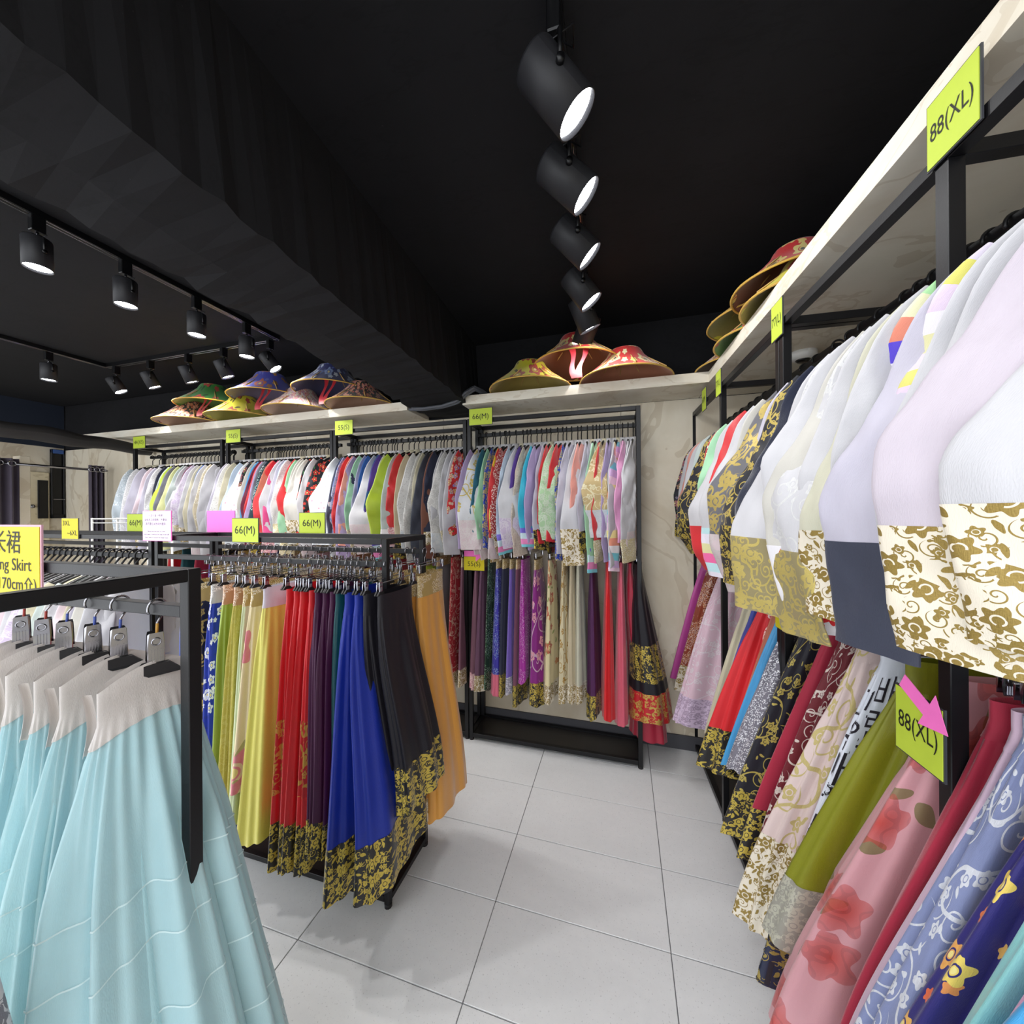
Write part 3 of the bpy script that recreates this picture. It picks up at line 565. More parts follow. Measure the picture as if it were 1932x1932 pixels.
def jacket(label, group, loc, rz, mat, cuff, style, seed, k=1.0, slen=.72, collar=None, back=True, bw=.17, out=0.0, flare=0.0):
    r = empty('jacket', loc, rz, label, 'jacket', group); r.scale = (k, k, k)
    q = random.Random(seed)
    zk = np.array([-.085, -.097, -.115, -.150, -.20, -.30, -.46]); wk = np.array([.040, .055, .095, .150, .160, .155, bw]); tk = np.array([.016, .019, .021, .021, .02, .019, .022])
    v = np.linspace(0, 1, 16); z = np.interp(v, np.linspace(0, 1, 7), zk); wd = np.interp(v, np.linspace(0, 1, 7), wk); th = np.interp(v, np.linspace(0, 1, 7), tk)
    a = np.linspace(0, 2*PI, 32, endpoint=False); ca, sa = np.cos(a)[None, :], np.sin(a)[None, :]
    wv = .005*np.sin(5*a+q.uniform(0, 6))[None, :]*smooth(.3, 1, v)[:, None]
    X = th[:, None]*np.sign(ca)*np.abs(ca)**.8+wv; Y = wd[:, None]*np.sign(sa)*np.abs(sa)**.9; Y = np.where(Y > 0, Y*.62, Y); Z = z[:, None]+0*X
    P = np.stack([X, Y, Z], -1); UV = np.stack(np.broadcast_arrays(np.linspace(0, .75, 33)[None, :], -z[:, None]), -1)
    link('body', grid_mesh('body', P, UV, True), mat, r)
    # standing collar
    a2 = np.linspace(0, 2*PI, 20, endpoint=False); zz = np.array([-.098, -.08, -.066, -.070]); ww = np.array([.056, .047, .043, .036]); tt = np.array([.026, .022, .021, .015])
    P = np.stack([tt[:, None]*np.cos(a2), ww[:, None]*np.sin(a2)-.006, zz[:, None]+.008*np.sin(a2)], -1)
    link('collar', grid_mesh('collar', P, np.stack(np.broadcast_arrays(np.linspace(0, .2, 21)[None, :], zz[:, None]), -1), True), collar or M_WHITE, r)
    al = -ANG[style]*q.uniform(.9, 1.1); wide = {'n': .92, 'w': 1.04, 'W': 1.15}[style]; sp = {'n': -.006, 'w': .008, 'W': .045}[style]+q.uniform(-.008, .008)+out
    for side in ((1, -1) if back else (1,)):
        S = sleeve_surface(side, al if side == 1 else .2, slen*q.uniform(.93, 1.05), wide if side == 1 else .8, sp if side == 1 else -.13, seed*2+side, flare*q.uniform(.4, 1.2) if side == 1 else 0)
        c0 = (.70 if style == 'W' else .80) if cuff is not None else 1.0
        sl = ring('sleeve', S, 0, c0+.005 if cuff is not None else 1.0, mat, r, 0, 24, 30)
        if cuff is not None: ring('cuff', S, c0, 1.0, cuff, sl, .0012, 24, 9)
        else: ring('cuff', S, .965, 1.0, mat, sl, .0015, 20, 3)
    return r
# ---- hangers (meshes shared between copies)
def hook_path(R, stem, open_=.25):
    a = np.linspace(-.15*PI, 1.12*PI, 14)
    pts = [(0, R*math.cos(t), R*math.sin(t)-R*.55) for t in a][::-1]
    return pts
def hook_pts(R, stem):
    # over the rod in the local y-z plane, rod centre at origin; stem goes down on the front
    a = np.linspace(1.15*PI, -.30*PI, 16)
    p = [(0, -R*math.cos(t), R*math.sin(t)) for t in a]
    p = [(0, -y, z) for (_, y, z) in p]
    e = p[-1]; p += [(0, 0.0, -R*1.6), (0, 0.0, -stem)]
    return p
def hanger_mesh(name, R, rad, arm, thick):
    ms = [grid_mesh('h', tube_pts(hook_pts(R, .075), rad, 8), None, True, True, True, True)]
    t = np.linspace(-1, 1, 13)
    ms.append(grid_mesh('h', tube_pts([(0, arm*x*(1 if x < 0 else .6), -.078-.055*abs(x)**1.4) for x in t], thick, 8), None, True, True, True, True))
    me = merge(ms, name); return me
ME_HANGER = hanger_mesh('hanger', .0175, .0032, .135, .0065); ME_HANGER.materials.append(M_BLACK)
ME_HANGER_B = hanger_mesh('hanger', .026, .0042, .14, .007); ME_HANGER_B.materials.append(M_BLACK)
def hanger(loc, rz, label, group, me=None):
    o = link('hanger', me or ME_HANGER); o.location = loc; o.rotation_euler = (0, 0, rz); return tag(o, label, 'hanger', group)
# clip hangers
ME_CHOOK = grid_mesh('hook', tube_pts(hook_pts(.0165, .047), .0016, 8), None, True, True, True, True); ME_CHOOK.materials.append(M_CHROME)
ME_CBAR = grid_mesh('bar', tube_pts([(0, y, -.047) for y in (-.125, -.06, 0, .06, .10)], .002, 8), None, True, True, True, True); ME_CBAR.materials.append(M_CHROME)
def clip_mesh():
    ms = []
    for s in (-1, 1):
        V = [(s*.0035, -.011, 0), (s*.0035, .011, 0), (s*.0045, .012, -.028), (s*.0075, .012, -.05), (s*.0075, -.012, -.05), (s*.0045, -.012, -.028), (s*.0095, -.009, .004), (s*.0095, .009, .004), (s*.010, .011, -.028), (s*.0095, -.011, -.05), (s*.010, -.011, -.028), (s*.0095, .011, -.05)]
        Fc = [(6, 7, 8, 10), (10, 8, 11, 9), (0, 1, 7, 6), (1, 2, 8, 7), (2, 3, 11, 8), (3, 4, 9, 11), (4, 5, 10, 9), (5, 0, 6, 10), (0, 5, 2, 1), (5, 4, 3, 2)]
        ms.append(mesh_from('c', V, Fc, False))
        a = np.linspace(0, 2*PI, 14)
        ms.append(grid_mesh('c', tube_pts([(s*.0108, .0062*math.cos(t), -.012+.0062*math.sin(t)) for t in a], .0011, 6), None, True, True))
        for y in (-.006, -.002, .002, .006): ms.append(box_mesh('c', min(s*.009, s*.0112), max(s*.009, s*.0112), y-.0007, y+.0007, -.047, -.026))
    ms.append(grid_mesh('c', tube_pts([(-.007, 0, -.02), (.007, 0, -.02)], .0035, 8), None, True, True, True, True))
    return merge(ms, 'clip')
ME_CLIP = clip_mesh(); ME_CLIP.materials.append(M_CHROME)
def grip_mesh():
    V = []; 
    for s in (1, -1):
        for z, h, t0, t1 in ((-.048, .013, .004, .0115), (-.064, .0255, .0025, .0115), (-.069, .0265, .0025, .010)):
            V += [(s*t0, -h, z), (s*t0, h, z), (s*t1, h, z), (s*t1, -h, z)]
    Fc = []
    for o in (0, 12):
        for k in (0, 4): Fc += [tuple(o+k+i for i in q) for q in ((0, 1, 5, 4), (1, 2, 6, 5), (2, 3, 7, 6), (3, 0, 4, 7))]
        Fc += [(o, o+3, o+2, o+1), (o+8, o+9, o+10, o+11)]
    return mesh_from('grip', V, Fc, False)
ME_GRIP = grip_mesh(); ME_GRIP.materials.append(M_RUBBER)
def clip_hanger(loc, rz, label, group, big=False, tilt=0.0, far=True):
    r = empty('clip_hanger', loc, rz, label, 'hanger', group)
    link('hook', ME_CHOOK, None, r); link('bar', ME_CBAR, None, r)
    for y in (-.112, .088):
        c = link('clip', ME_CLIP, None, r); c.location = (0, y, -.043); c.rotation_euler = (0, 0, tilt); c.scale = (.7, .7, .62)
        g = link('grip', ME_GRIP, None, c)
    return r
ME_CLIPSIMPLE = merge([ME_CHOOK, ME_CBAR], 'clip_hanger'); ME_CLIPSIMPLE.materials.append(M_CHROME)
def simple_clip(loc, rz, label, group):
    r = empty('clip_hanger', loc, rz, label, 'hanger', group); link('hook', ME_CHOOK, None, r); link('bar', ME_CBAR, None, r)
    for y in (-.112, .088):
        c = link('clip', ME_CLIP, None, r); c.location = (0, y, -.043); c.scale = (.7, .7, .62)
    return r

# ---- jackets on the four wall racks
J44='-3.99 paleblue_seq - w;-3.904 white_seq - n;-3.826 lilacwhite - n;-3.742 palepink - w;-3.691 lilacwhite - n;-3.628 white_seq - n;-3.584 navy - n;-3.541 mintwhite - w;-3.504 lime - W;-3.461 grey - n;-3.413 paleyellow - w;-3.365 mintwhite - n;-3.323 white - w;-3.288 plum - n;-3.246 lilac_lace gold_spark w;-3.206 white - n;-3.171 cream - w;-3.136 blue - n;-3.114 white - n;-3.074 beige_seq - n;-3.04 white - n;-3.006 white - n'
J55A='-2.912 lilacwhite - w;-2.868 white_print - w;-2.819 cream - n;-2.755 paleblue - w;-2.697 white_dot silver W;-2.655 black_floral - n;-2.629 offwhite - n;-2.587 skyblue - w;-2.572 wine - n;-2.556 lilac - n;-2.541 red - n;-2.52 grey - n;-2.495 teal_seq brocade w;-2.465 coral - n;-2.435 red - w;-2.405 hotpink pink_spark n;-2.375 white - w;-2.345 lilacwhite - n;-2.326 paleblue - n;-2.306 white_seq gold_spark n;-2.257 red - w;-2.233 mint - n;-2.209 offwhite - n;-2.176 offwhite - w;-2.138 offwhite - W;-2.1 black_rose - n;-2.068 white - n;-2.017 black_rose - w'
J55B='-1.881 white_dot silver W;-1.85 slate - n;-1.827 blue_lace - n;-1.792 red - n;-1.761 salmon - n;-1.735 lilac - w;-1.714 navy_dot - n;-1.692 mint - n;-1.662 greylilac stripes n;-1.637 blue - n;-1.59 white - W;-1.552 denim - n;-1.532 purple - n;-1.511 white_lace stripes2 n;-1.47 lime - w;-1.417 mintwhite stripes w;-1.377 red pink_spark n;-1.341 beige - n;-1.293 white_print - w;-1.25 white_lace - w;-1.207 cream gold_spark n;-1.173 charcoal - w;-1.15 brown - n;-1.127 navy - n;-1.093 white - n;-1.055 white_lace silver w;-1.018 white gold_spark n;-0.985 white - w;-0.956 red_floral - n'
J66='-0.884 lilac - w;-0.844 cream_gold - W;-0.798 teal - n;-0.784 mint - n;-0.749 blue_brocade - n;-0.718 yellow - n;-0.708 red - n;-0.687 red_dot - n;-0.643 paleblue stripes2 w;-0.596 white lilac_lace W;-0.569 purple - n;-0.546 beige_lace - n;-0.507 cyan stripes2 w;-0.477 lilac - n;-0.445 lilacwhite brocade w;-0.419 red - n;-0.375 mint_lace mint_lace W;-0.343 red - n;-0.321 blue_brocade - n;-0.29 lilacwhite - w;-0.253 white gold_cream W;-0.231 salmon - n;-0.195 lilacwhite - w;-0.162 mintwhite stripes2 n;-0.141 mint - n;-0.123 red - n;-0.093 tan_gold - W;-0.067 lilac - n;-0.035 white - n;-0.017 stripes - n;0.009 pink - w;0.04 white - w;0.069 white - w'
SB='-1.226 lime - n 0.29;-1.141 silver brocade n 0.30;-1.039 red_emb gold_cream w 0.33;-0.968 mauve gold_cream n 0.36;-0.884 mauve pink_spark n 0.34;-0.845 purplebrown gold_cream w 0.33;-0.798 green_seq - n 0.35;-0.742 violet_seq rosehem w 0.32;-0.693 navy brocade n 0.33;-0.656 lavender silverhem w 0.35;-0.608 plum brocade n 0.27;-0.581 magenta_seq - n 0.42;-0.498 magenta_floral brocade W 0.30;-0.41 cream_rose gold_cream w 0.33;-0.33 cream_vine gold_cream w 0.34;-0.283 beige gold_cream n 0.35;-0.245 ivory gold_cream w 0.35;-0.163 purple brocade w 0.27;-0.079 scarlet - w 0.27;-0.008 rose - w 0.25'
SC='-1.675 cobalt gold_waist n 0.129 0.21;-1.608 navy_emb gold_waist n 0.111 0.22;-1.514 royal_flower silver_waist w 0.070 0.23;-1.456 apple copper_waist w 0.049 0.32;-1.402 olive_y copper_waist n 0.026 0.32;-1.355 palemint gold_waist n 0.028 0.33;-1.316 cream_pinkfl gold_waist w 0.015 0.45;-1.254 yellow white_waist W 0.005 0.29;-1.156 red_print self w 0.014 0.23;-1.115 redsat self n 0.014 0.24;-1.086 redsat self w 0.001 0.23;-1.056 red_print self w 0.021 0.24;-1.024 plumsat self w 0.043 0.31;-0.990 plumsat self n 0.041 0.32;-0.963 plumsat self n 0.039 0.32;-0.938 tealsat self w 0.047 0.30;-0.896 bluesat self W 0.026 0.24;-0.864 bluesat self W 0.096 0.26;-0.822 blacksat self W 0.149 0.35;-0.770 blacksat self W 0.191 0.43'
SCR='-0.913 strawyellow gold_waist n 0.096 0.22;-0.877 strawyellow gold_waist w 0.138 0.23;-0.827 marigold gold_waist w 0.120 0.23;-0.790 marigold gold_waist W 0.106 0.24'
JR='0.04 black_floral brocade n;0.09 white - n;0.145 salmon brocade w;0.24 white - n;0.33 mintwhite stripes2 w;0.44 black_emb brocade w;0.52 red_dot - n;0.60 mint - n;0.70 white redcuff w;0.82 red - w;0.92 white stripes3 w;1.0 offwhite - n;1.109 greygold_lace lace_pink n;1.173 lilacwhite lace_pink w;1.227 black_emb brocade w;1.292 navy_velvet gold_lace n;1.375 white gold_lace w;1.415 white_emb - w;1.455 white - w;1.495 offwhite redflower w;1.535 white_emb gold_lace W;1.575 white - w;1.615 ivory gold_cream W;1.655 white - n;1.695 greenstripe - W;1.735 lilacwhite navycuff w;1.775 lilacstripe - W;1.815 white - w;1.855 white - w;1.895 palelilac gold_cream W;2.0 white gold_cream w;2.08 white - w'
SR='0.03 magenta - n;0.173 copper_seq gold_cream n;0.381 pinkemb lilac_broc W;0.761 cream - n;0.846 violetblue brocade n;0.904 red_medal brocade W;0.995 coral brocade n;1.043 skyblue - n;1.101 silver_seq - w;1.2 black_vine brocade W;1.299 crimson brocade w;1.356 darkred_emb - n;1.419 blush_loop gold_cream W;1.495 calli navy_broc W;1.567 olive silver_broc W;1.649 pink_bigfl - XW;1.727 crimson - n;1.752 pinksheer - w;1.77 slate_emb - W;1.824 indigo_fl - W;1.866 turquoise - W;1.895 iripink - W;1.931 skyblue - W'

HANGS = [(J66, 0), (J55B, 1), (J55A, 2), (J44, 3)]
sd = 100
for s, ri in HANGS:
    for i, e in enumerate(s.split(';')):
        x, m, cu, st = e.split(); x = float(x); sd += 1; nm = RL[ri]
        g = 'jackets on the '+nm
        x = min(max(x, RACKS[ri][0]+.03), RACKS[ri][1]-.03)
        yaw = rnd.uniform(-.12, .04)
        zz = 1.934+0.0
        cl = M_WHITE if rnd.random() < .8 else F('cream')
        if cu == '-' and rnd.random() < .3: cu = rnd.choice(['gold_cream', 'gold_spark', 'silver', 'brocade', 'lace_pink'])
        jacket(f'{ph(m)} jacket, {ordw(i+1)} from the left on the {nm}', g, (x, ROD_Y, zz), yaw, F(m), None if cu == '-' else F(cu), st, sd, 1.0, rnd.uniform(.69, .83), cl, True, .17, 0, .045)
        hanger((x, ROD_Y, zz+.0005), yaw, f'black hanger of the {ordw(i+1)} jacket from the left on the {nm}', 'black hangers on the '+nm)
# ---- jackets on the right wall
for i, e in enumerate(JR.split(';')):
    x, m, cu, st = e.split(); x = float(x); sd += 1
    p = rw(x, .17, 1.934); yaw = rnd.uniform(-.10, .04)
    g = 'jackets on the right wall racks'
    show = cu in ('gold_lace', 'lace_pink', 'redflower', 'gold_cream', 'stripes3', 'navycuff', 'redcuff') or m == 'black_emb'
    jacket(f'{ph(m)} jacket, {ordw(i+1)} from the far end of the right wall', g, tuple(p), RZR+yaw, F(m), None if cu == '-' else F(cu), 'W' if show else st, sd, 1.04, (rnd.uniform(.71, .76) if x < 1.8 else rnd.uniform(.63, .66)) if show else rnd.uniform(.58, .68), None, True, .17, .015 if show else -.015, .085)
    hanger(tuple(p), RZR+yaw, f'black hanger of the {ordw(i+1)} jacket from the far end of the right wall', 'black hangers along the right wall')
# ---- light jackets on the low rack behind the aqua dresses
LJ = 'white offwhite lilacwhite cream palepink white white_lace mintwhite cream white lilac_lace white palepink cream_gold white skyblue beige_lace offwhite white palepink white_emb cream white lilacwhite white_seq navy paleyellow white black_floral white lilacwhite cream'.split()
for i, m in enumerate(LJ):
    x = -2.075-.046*i; sd += 1; yaw = rnd.uniform(-.1, .1)
    jacket(f'{ph(m)} jacket, {ordw(i+1)} from the right on the low rack behind the aqua dresses', 'jackets on the low rack behind the aqua dresses', (x, 1.189, 1.245), yaw, F(m), F('gold_cream') if i % 7 == 3 else None, 'nwn'[i % 3], sd, 1.0, .62)
    hanger((x, 1.189, 1.245), yaw, f'thick black hanger, {ordw(i+1)} from the right on the low rack behind the aqua dresses', 'thick black hangers on the low rack', ME_HANGER_B)

# ---- skirts on the wall racks
SKN = {'silver': 'silver_sk', 'purple': 'purple_sk', 'yellow': 'yellow_sk'}
TH = {'n': .030, 'w': .042, 'W': .058, 'XW': .10}
def wall_skirt(x, m, cu, st, hemz, lab, grp):
    global sd
    sd += 1; z0 = 1.224; top = -.080; L = z0+top-hemz
    hem = ()
    if cu != '-': hem = ((.10 if cu in ('gold_cream', 'silverhem', 'pink_spark') else .13, F(cu)),)
    yaw = rnd.uniform(-.05, .05)
    skirt(lab, grp, (x, ROD_Y, z0), yaw, L, F(m), hem, None if rnd.random() < .5 else F('gold_waist'), .06, top, .12, .07, .016, TH[st], .185, (rnd.uniform(-.01, .01), 0), sd, 5, .010, 56)
    simple_clip((x, ROD_Y, z0), yaw, 'clip hanger of the '+lab, 'clip hangers on the back wall')
for i, e in enumerate(SB.split(';')):
    x, m, cu, st, hz = e.split(); m = SKN.get(m, m)
    wall_skirt(float(x), m, cu, st, float(hz), f'{ph(m)} skirt, {ordw(len(SB.split(";"))-i)} left of the black one, back wall', 'skirts hanging low on the back wall')
# black and red skirt at the right end, and the crimson one behind it
S_ = skirt('black satin skirt with gold brocade and red hem, right end of back wall', 'skirts hanging low on the back wall', (.09, 2.325, 1.224), 0, .86, F('blacksat'), ((.20, F('brocade')), (.06, F('blacksat')), (.16, brocade('#c01a24', '#d9b45a', 17.))), F('blacksat'), .07, -.09, .12, .08, .02, .115, .17, (.055, 0), 901, 5, .012, 80)
simple_clip((.085, 2.325, 1.224), 0, 'chrome clip hanger of the black skirt with red hem on the back wall', 'clip hangers on the back wall')
skirt('crimson satin skirt hanging lowest behind the black skirt on the back wall', 'skirts hanging low on the back wall', (.045, 2.35, 1.224), 0, 1.0, satin('#b8203e'), (), None, .06, -.09, .10, .05, .016, .10, .12, (.10, 0), 902, 5, .012, 64)
BK = 'redsat crimson rose plumsat cobalt pinkpale red_emb mauve violet_seq strawyellow scarlet navy_emb lavender crimson teal_x redsat'.split()
for i, m in enumerate(BK):
    m = {'teal_x': 'tealsat'}.get(m, m)
    wall_skirt(-1.34-.15*i, m, 'gold_cream' if i % 3 else 'brocade', 'W', .30, f'{ph(m)} skirt, {ordw(i+1)} behind the middle rack from the right', 'back-wall skirts behind the low middle rack')
# ---- skirts on the middle rack
HEMS = {'redsat': 'brocade', 'red_print': 'brocade', 'plumsat': 'brocade', 'bluesat': 'brocade', 'blacksat': 'brocade'}
nC = len(SC.split(';'))
for i, e in enumerate(SC.split(';')):
    x, m, wa, st, dx, hz = e.split(); m = SKN.get(m, m); x = float(x); sd += 1
    hem = []
    key = m
    mat = F('redsat') if m == 'red_print' else F(m)
    if m == 'red_print': hem = [(.24, brocade('#b8121e', '#d2a44c', 13.)), (.09, F('redsat'))]
    if m in HEMS: hem.append((.155 if m != 'plumsat' else .11, F('brocade')))
    lab = 'red satin skirt with gold printed panel' if m == 'red_print' else ph(m)+' skirt'
    top = -.082; L = 1.245+top-float(hz)
    big = m in ('bluesat', 'blacksat')
    dx = float(dx)
    skirt(f'{lab}, {ordw(nC-i)} from the right end of the middle rack', 'skirts on the front rod of the middle rack', (x, 1.189, 1.245), rnd.uniform(-.04, .04), L, mat, hem, None if wa == 'self' else F(wa), .075, top, .12, .07, .016 if not big else .02,
          (.078 if m == 'yellow_sk' else {'n': .034, 'w': .042, 'W': .064}[st]*(.62 if m == 'blacksat' else 1)), .20 if not big else (.235 if m == 'bluesat' else .15), (dx*(.36 if m == 'blacksat' else 1), .05 if m == 'blacksat' else -.005), sd, 7 if not big else 6, .015, 96)
    clip_hanger((x, 1.189, 1.245), rnd.uniform(-.1, .1), f'chrome clip hanger, {ordw(nC-i)} from the right on the front rod of the middle rack', 'clip hangers on the front rod of the middle rack')
for i, e in enumerate(SCR.split(';')):
    x, m, wa, st, dx, hz = e.split(); x = float(x); sd += 1
    skirt(f'{ph(m)} skirt, {ordw(i+1)} from the left on the rear rod of the middle rack', 'skirts on the rear rod of the middle rack', (x+.012, 1.452, 1.265), 0, 1.265-.085-float(hz), emb('#d8c670', '#efe3a4', 8., .9) if m == 'strawyellow' else F(m), ((.09, F('gold_cream')),) if i != 3 else (), F(wa), .085, -.085, .12, .08, .018, {'n': .04, 'w': .05, 'W': .06}[st], .17, (float(dx)*.55, .02), sd, 5, .013, 72)
    simple_clip((x+.012, 1.452, 1.265), 0, f'chrome clip hanger of the {ordw(i+1)} yellow or orange skirt on the rear rod', 'clip hangers on the rear rod of the middle rack')
for i in range(22):
    simple_clip((-.99-.045*i-rnd.uniform(0, .012), 1.452, 1.265), rnd.uniform(-.15, .15), f'chrome clip hanger, {ordw(i+1)} left of the orange skirts on the rear rod', 'clip hangers on the rear rod of the middle rack')
for i, m in enumerate('gold_cream copper_waist silver plumsat strawyellow mauve gold_cream red_emb navy_emb strawyellow'.split()):
    sd += 1
    skirt(f'{["gold brocade","copper glittery","silver lace","plum satin","straw yellow","mauve","pale gold brocade","red embroidered","navy embroidered","yellow"][i]} skirt behind the front row, {ordw(i+1)} from right on rear rod', 'skirts hidden on the rear rod of the middle rack', (-1.0-.1*i, 1.452, 1.265), 0, .85, F(m), (), F('gold_waist') if i % 2 else F('silver_waist'), .085, -.085, .11, .08, .018, .045, .13, (0, .02), sd, 5, .011, 40)
# ---- skirts along the right wall
CALLI = None
FR = {'n': .29, 'w': .31, 'W': .335, 'XW': .36}
HZ = {'magenta': .42, 'copper_seq': .40, 'pinkemb': .33, 'cream': .5, 'violetblue': .48, 'red_medal': .47, 'coral': .5, 'skyblue': .55, 'silver_seq': .58, 'black_vine': .42, 'crimson': .44, 'darkred_emb': .42, 'blush_loop': .31, 'calli': .33, 'olive': .46, 'pink_bigfl': .30}
for i, e in enumerate(SR.split(';')):
    x, m, cu, st = e.split(); x = float(x); sd += 1; m = SKN.get(m, m)
    p = rw(x, .17, 1.224); top = -.085
    hemz = HZ.get(m, .40)
    lx = -.01 if x < 1.15 else (-.11 if m in ('pink_bigfl', 'blush_loop') else -.06)
    L = 1.224+top-hemz
    hem = ((.15, F(cu)),) if cu != '-' else ()
    if m == 'blush_loop': hem = ((.09, F('gold_cream')), (.17, F('gold_cream')))
    nm = f'{ph(m)} skirt, {ordw(i+1)} from the far end of the right wall'
    r_, S = skirt(nm, 'skirts along the right wall', tuple(p), RZR+rnd.uniform(-.05, .05), L, F(m), hem, None, .06, top, .13, .09, .018, TH[st]*1.1, FR[st], (lx+rnd.uniform(-.015, .015), -.01), sd, 7 if st in ('W', 'XW') else 5, .021, 112)
    if m == 'calli': CALLI = (r_, S, L)
    simple_clip(tuple(p), RZR, f'chrome clip hanger of the {ordw(i+1)} skirt from the far end of the right wall', 'clip hangers along the right wall')
# ------------------------------------------------------------------ writing
def text_mesh(s, size, align='CENTER', spacing=1.0):
    cu = bpy.data.curves.new('lettering', 'FONT'); cu.body = s; cu.size = size; cu.align_x = align; cu.align_y = 'CENTER'; cu.space_line = spacing; cu.resolution_u = 3
    o = bpy.data.objects.new('tmp_text', cu); C.objects.link(o); bpy.context.view_layer.update()
    me = bpy.data.meshes.new_from_object(o.evaluated_get(bpy.context.evaluated_depsgraph_get()))
    bpy.data.objects.remove(o, do_unlink=True); bpy.data.curves.remove(cu); return me
def lettering(s, size, x, z, y, parent, mat=None, maxw=None, align='CENTER', spacing=1.0, bold=0.0):
    me = text_mesh(s, size, align, spacing); n = len(me.vertices)
    if n == 0: return None
    co = np.zeros(n*3); me.vertices.foreach_get('co', co); co = co.reshape(-1, 3)
    k = 1.0
    wdt = co[:, 0].max()-co[:, 0].min()
    if maxw and wdt > maxw: k = maxw/wdt
    new = np.stack([co[:, 0]*k+x, np.full(n, y), co[:, 1]+z], 1); me.vertices.foreach_set('co', new.ravel()); me.update()
    me.materials.clear(); return link('lettering', me, mat or M_INK, parent)
def sign(lab, loc, rz, w_, h, card, lines, cat='sign', border=.004, back=None, thick=.003):
    r = empty('size_sign' if cat == 'size sign' else 'notice', loc, rz, lab, cat)
    box('holder', -w_/2-border, w_/2+border, 0, thick, -h/2-border, h/2+border, back or M_CLEAR, r)
    box('card', -w_/2, w_/2, -.0012, 0, -h/2, h/2, card, r)
    for (t, sz, x, z, mw, al) in lines: lettering(t, sz, x, z, -.0018, r, None, mw, al)
    return r
BS = dict(cat='size sign', border=.0025)
L1 = lambda t, w_, s=.046: [(t, s, 0, 0, w_*.78, 'CENTER')]
sign('yellow-green 44(XS) size sign at the far left of the back racks', (-3.93, 2.19, 2.045), 0, .145, .098, M_CARD, L1('44(XS)', .145), **BS)
sign('yellow-green 55(S) size sign beside the 44(XS) rack', (-2.87, 2.19, 2.032), 0, .145, .098, M_CARD, L1('55(S)', .145), **BS)
sign('yellow-green 55(S) size sign above the black rose-print jackets', (-1.85, 2.19, 2.027), 0, .145, .098, M_CARD, L1('55(S)', .145), **BS)
sign('yellow-green 66(M) size sign just below the end of the ceiling beam', (-.835, 2.19, 2.025), 0, .15, .10, M_CARD, L1('66(M)', .15), **BS)
sg = sign('yellow 55(S) size sign on the back rack post with a pink arrow', (-.885, 2.19, 1.112), 0, .135, .085, M_CARDY, [('55(S)', .042, 0, -.004, .11, 'CENTER')], **BS)
def arrow_mesh():
    P = [(-.06, .018), (.018, .018), (.018, .048), (.078, 0), (.018, -.048), (.018, -.018), (-.06, -.018)]
    V = [(x, y, z) for y in (0, .001) for x, z in P]; n = len(P)
    return mesh_from('arrow', V, [tuple(range(n)), tuple(range(n, 2*n))[::-1]]+[(i, (i+1) % n, n+(i+1) % n, n+i) for i in range(n)], False)
ar = link('arrow', arrow_mesh(), M_PINK, sg); ar.location = (-.005, -.0045, .062)
sign('yellow-green 66(M) size sign on the front rail of the middle rack, nearest', (-1.475, 1.172, 1.366), 0, .138, .096, M_CARD, L1('66(M)', .138), **BS)
sign('yellow-green 66(M) size sign on the rear rail of the middle rack', (-1.425, 1.466, 1.385), 0, .15, .10, M_CARD, L1('66(M)', .15), **BS)
sign('yellow-green 66(M) size sign half hidden behind the lilac notice', (-2.66, 1.466, 1.385), 0, .15, .10, M_CARD, L1('66(M)', .15), **BS)
s3 = sign('yellow 3XL to 6XL size sign on the low jacket rack', (-2.605, 1.172, 1.366), 0, .125, .10, M_CARDY, [('3XL', .034, -.055, .026, None, 'LEFT'), ('~6XL', .034, .058, -.022, None, 'RIGHT')], **BS)
sign('yellow long skirt sign on the left foreground rack', (-1.235, .462, 1.335), 0, .225, .15, M_CARDY, [('长裙', .052, .0, .040, None, 'CENTER'), ('Long Skirt', .036, .012, -.004, None, 'CENTER'), ('(170cm⇧)', .034, .03, -.044, None, 'CENTER')], cat='size sign', border=.004, back=paper('#d8a6b8'))
nt = sign('lilac notice with Chinese and English fitting rules on the low rack', (-1.985, 1.168, 1.382), 0, .178, .13, M_NOTE, [('一次只拿一件吧！', .013, 0, .045, None, 'CENTER'), ('没有员工的帮助，不要穿。', .013, 0, .026, None, 'CENTER'), ('请不要在试衣间外面穿。', .013, 0, .008, None, 'CENTER'),
    ('Bring only one pair at a time!', .0095, 0, -.024, None, 'CENTER'), ("Don't wear it without the help of the staff.", .0095, 0, -.038, .166, 'CENTER'), ("Don't wear it outside the fitting room.", .0095, 0, -.052, .166, 'CENTER')], cat='notice', border=.0025, back=M_PINK)
pk = empty('notice', (-2.015, 1.468, 1.388), 0, 'blank pink sign behind the lilac notice on the middle rack', 'notice'); box('card', -.098, .098, 0, .003, -.062, .062, M_PINK, pk)
def rsign(lab, x, z, t, w_=.085, h=.10, tilt=0, card=None):
    r = sign(lab, tuple(rw(x, -.006, z)), RZR+tilt, w_, h, card or M_CARD, [(t, .040, 0, 0, w_*.84, 'CENTER')], **BS); return r
rsign('yellow-green 88(XL) size sign high on the near right rack', 1.728, 2.05, '88(XL)', .088, .105)
rl = rsign('yellow-green 88(XL) size sign low between skirts on the near right rack', 1.722, 1.085, '88(XL)', .09, .105)
rl.location = tuple(rw(1.722, -.05, 1.08))
ar2 = link('arrow', arrow_mesh(), M_PINK, rl); ar2.location = (.01, -.004, .048); ar2.rotation_euler = (0, .5, 0); ar2.scale = (.7, 1, .7)
rsign('yellow-green 77(L) size sign at the middle right rack post', 1.133, 2.02, '77(L)', .07, .11)
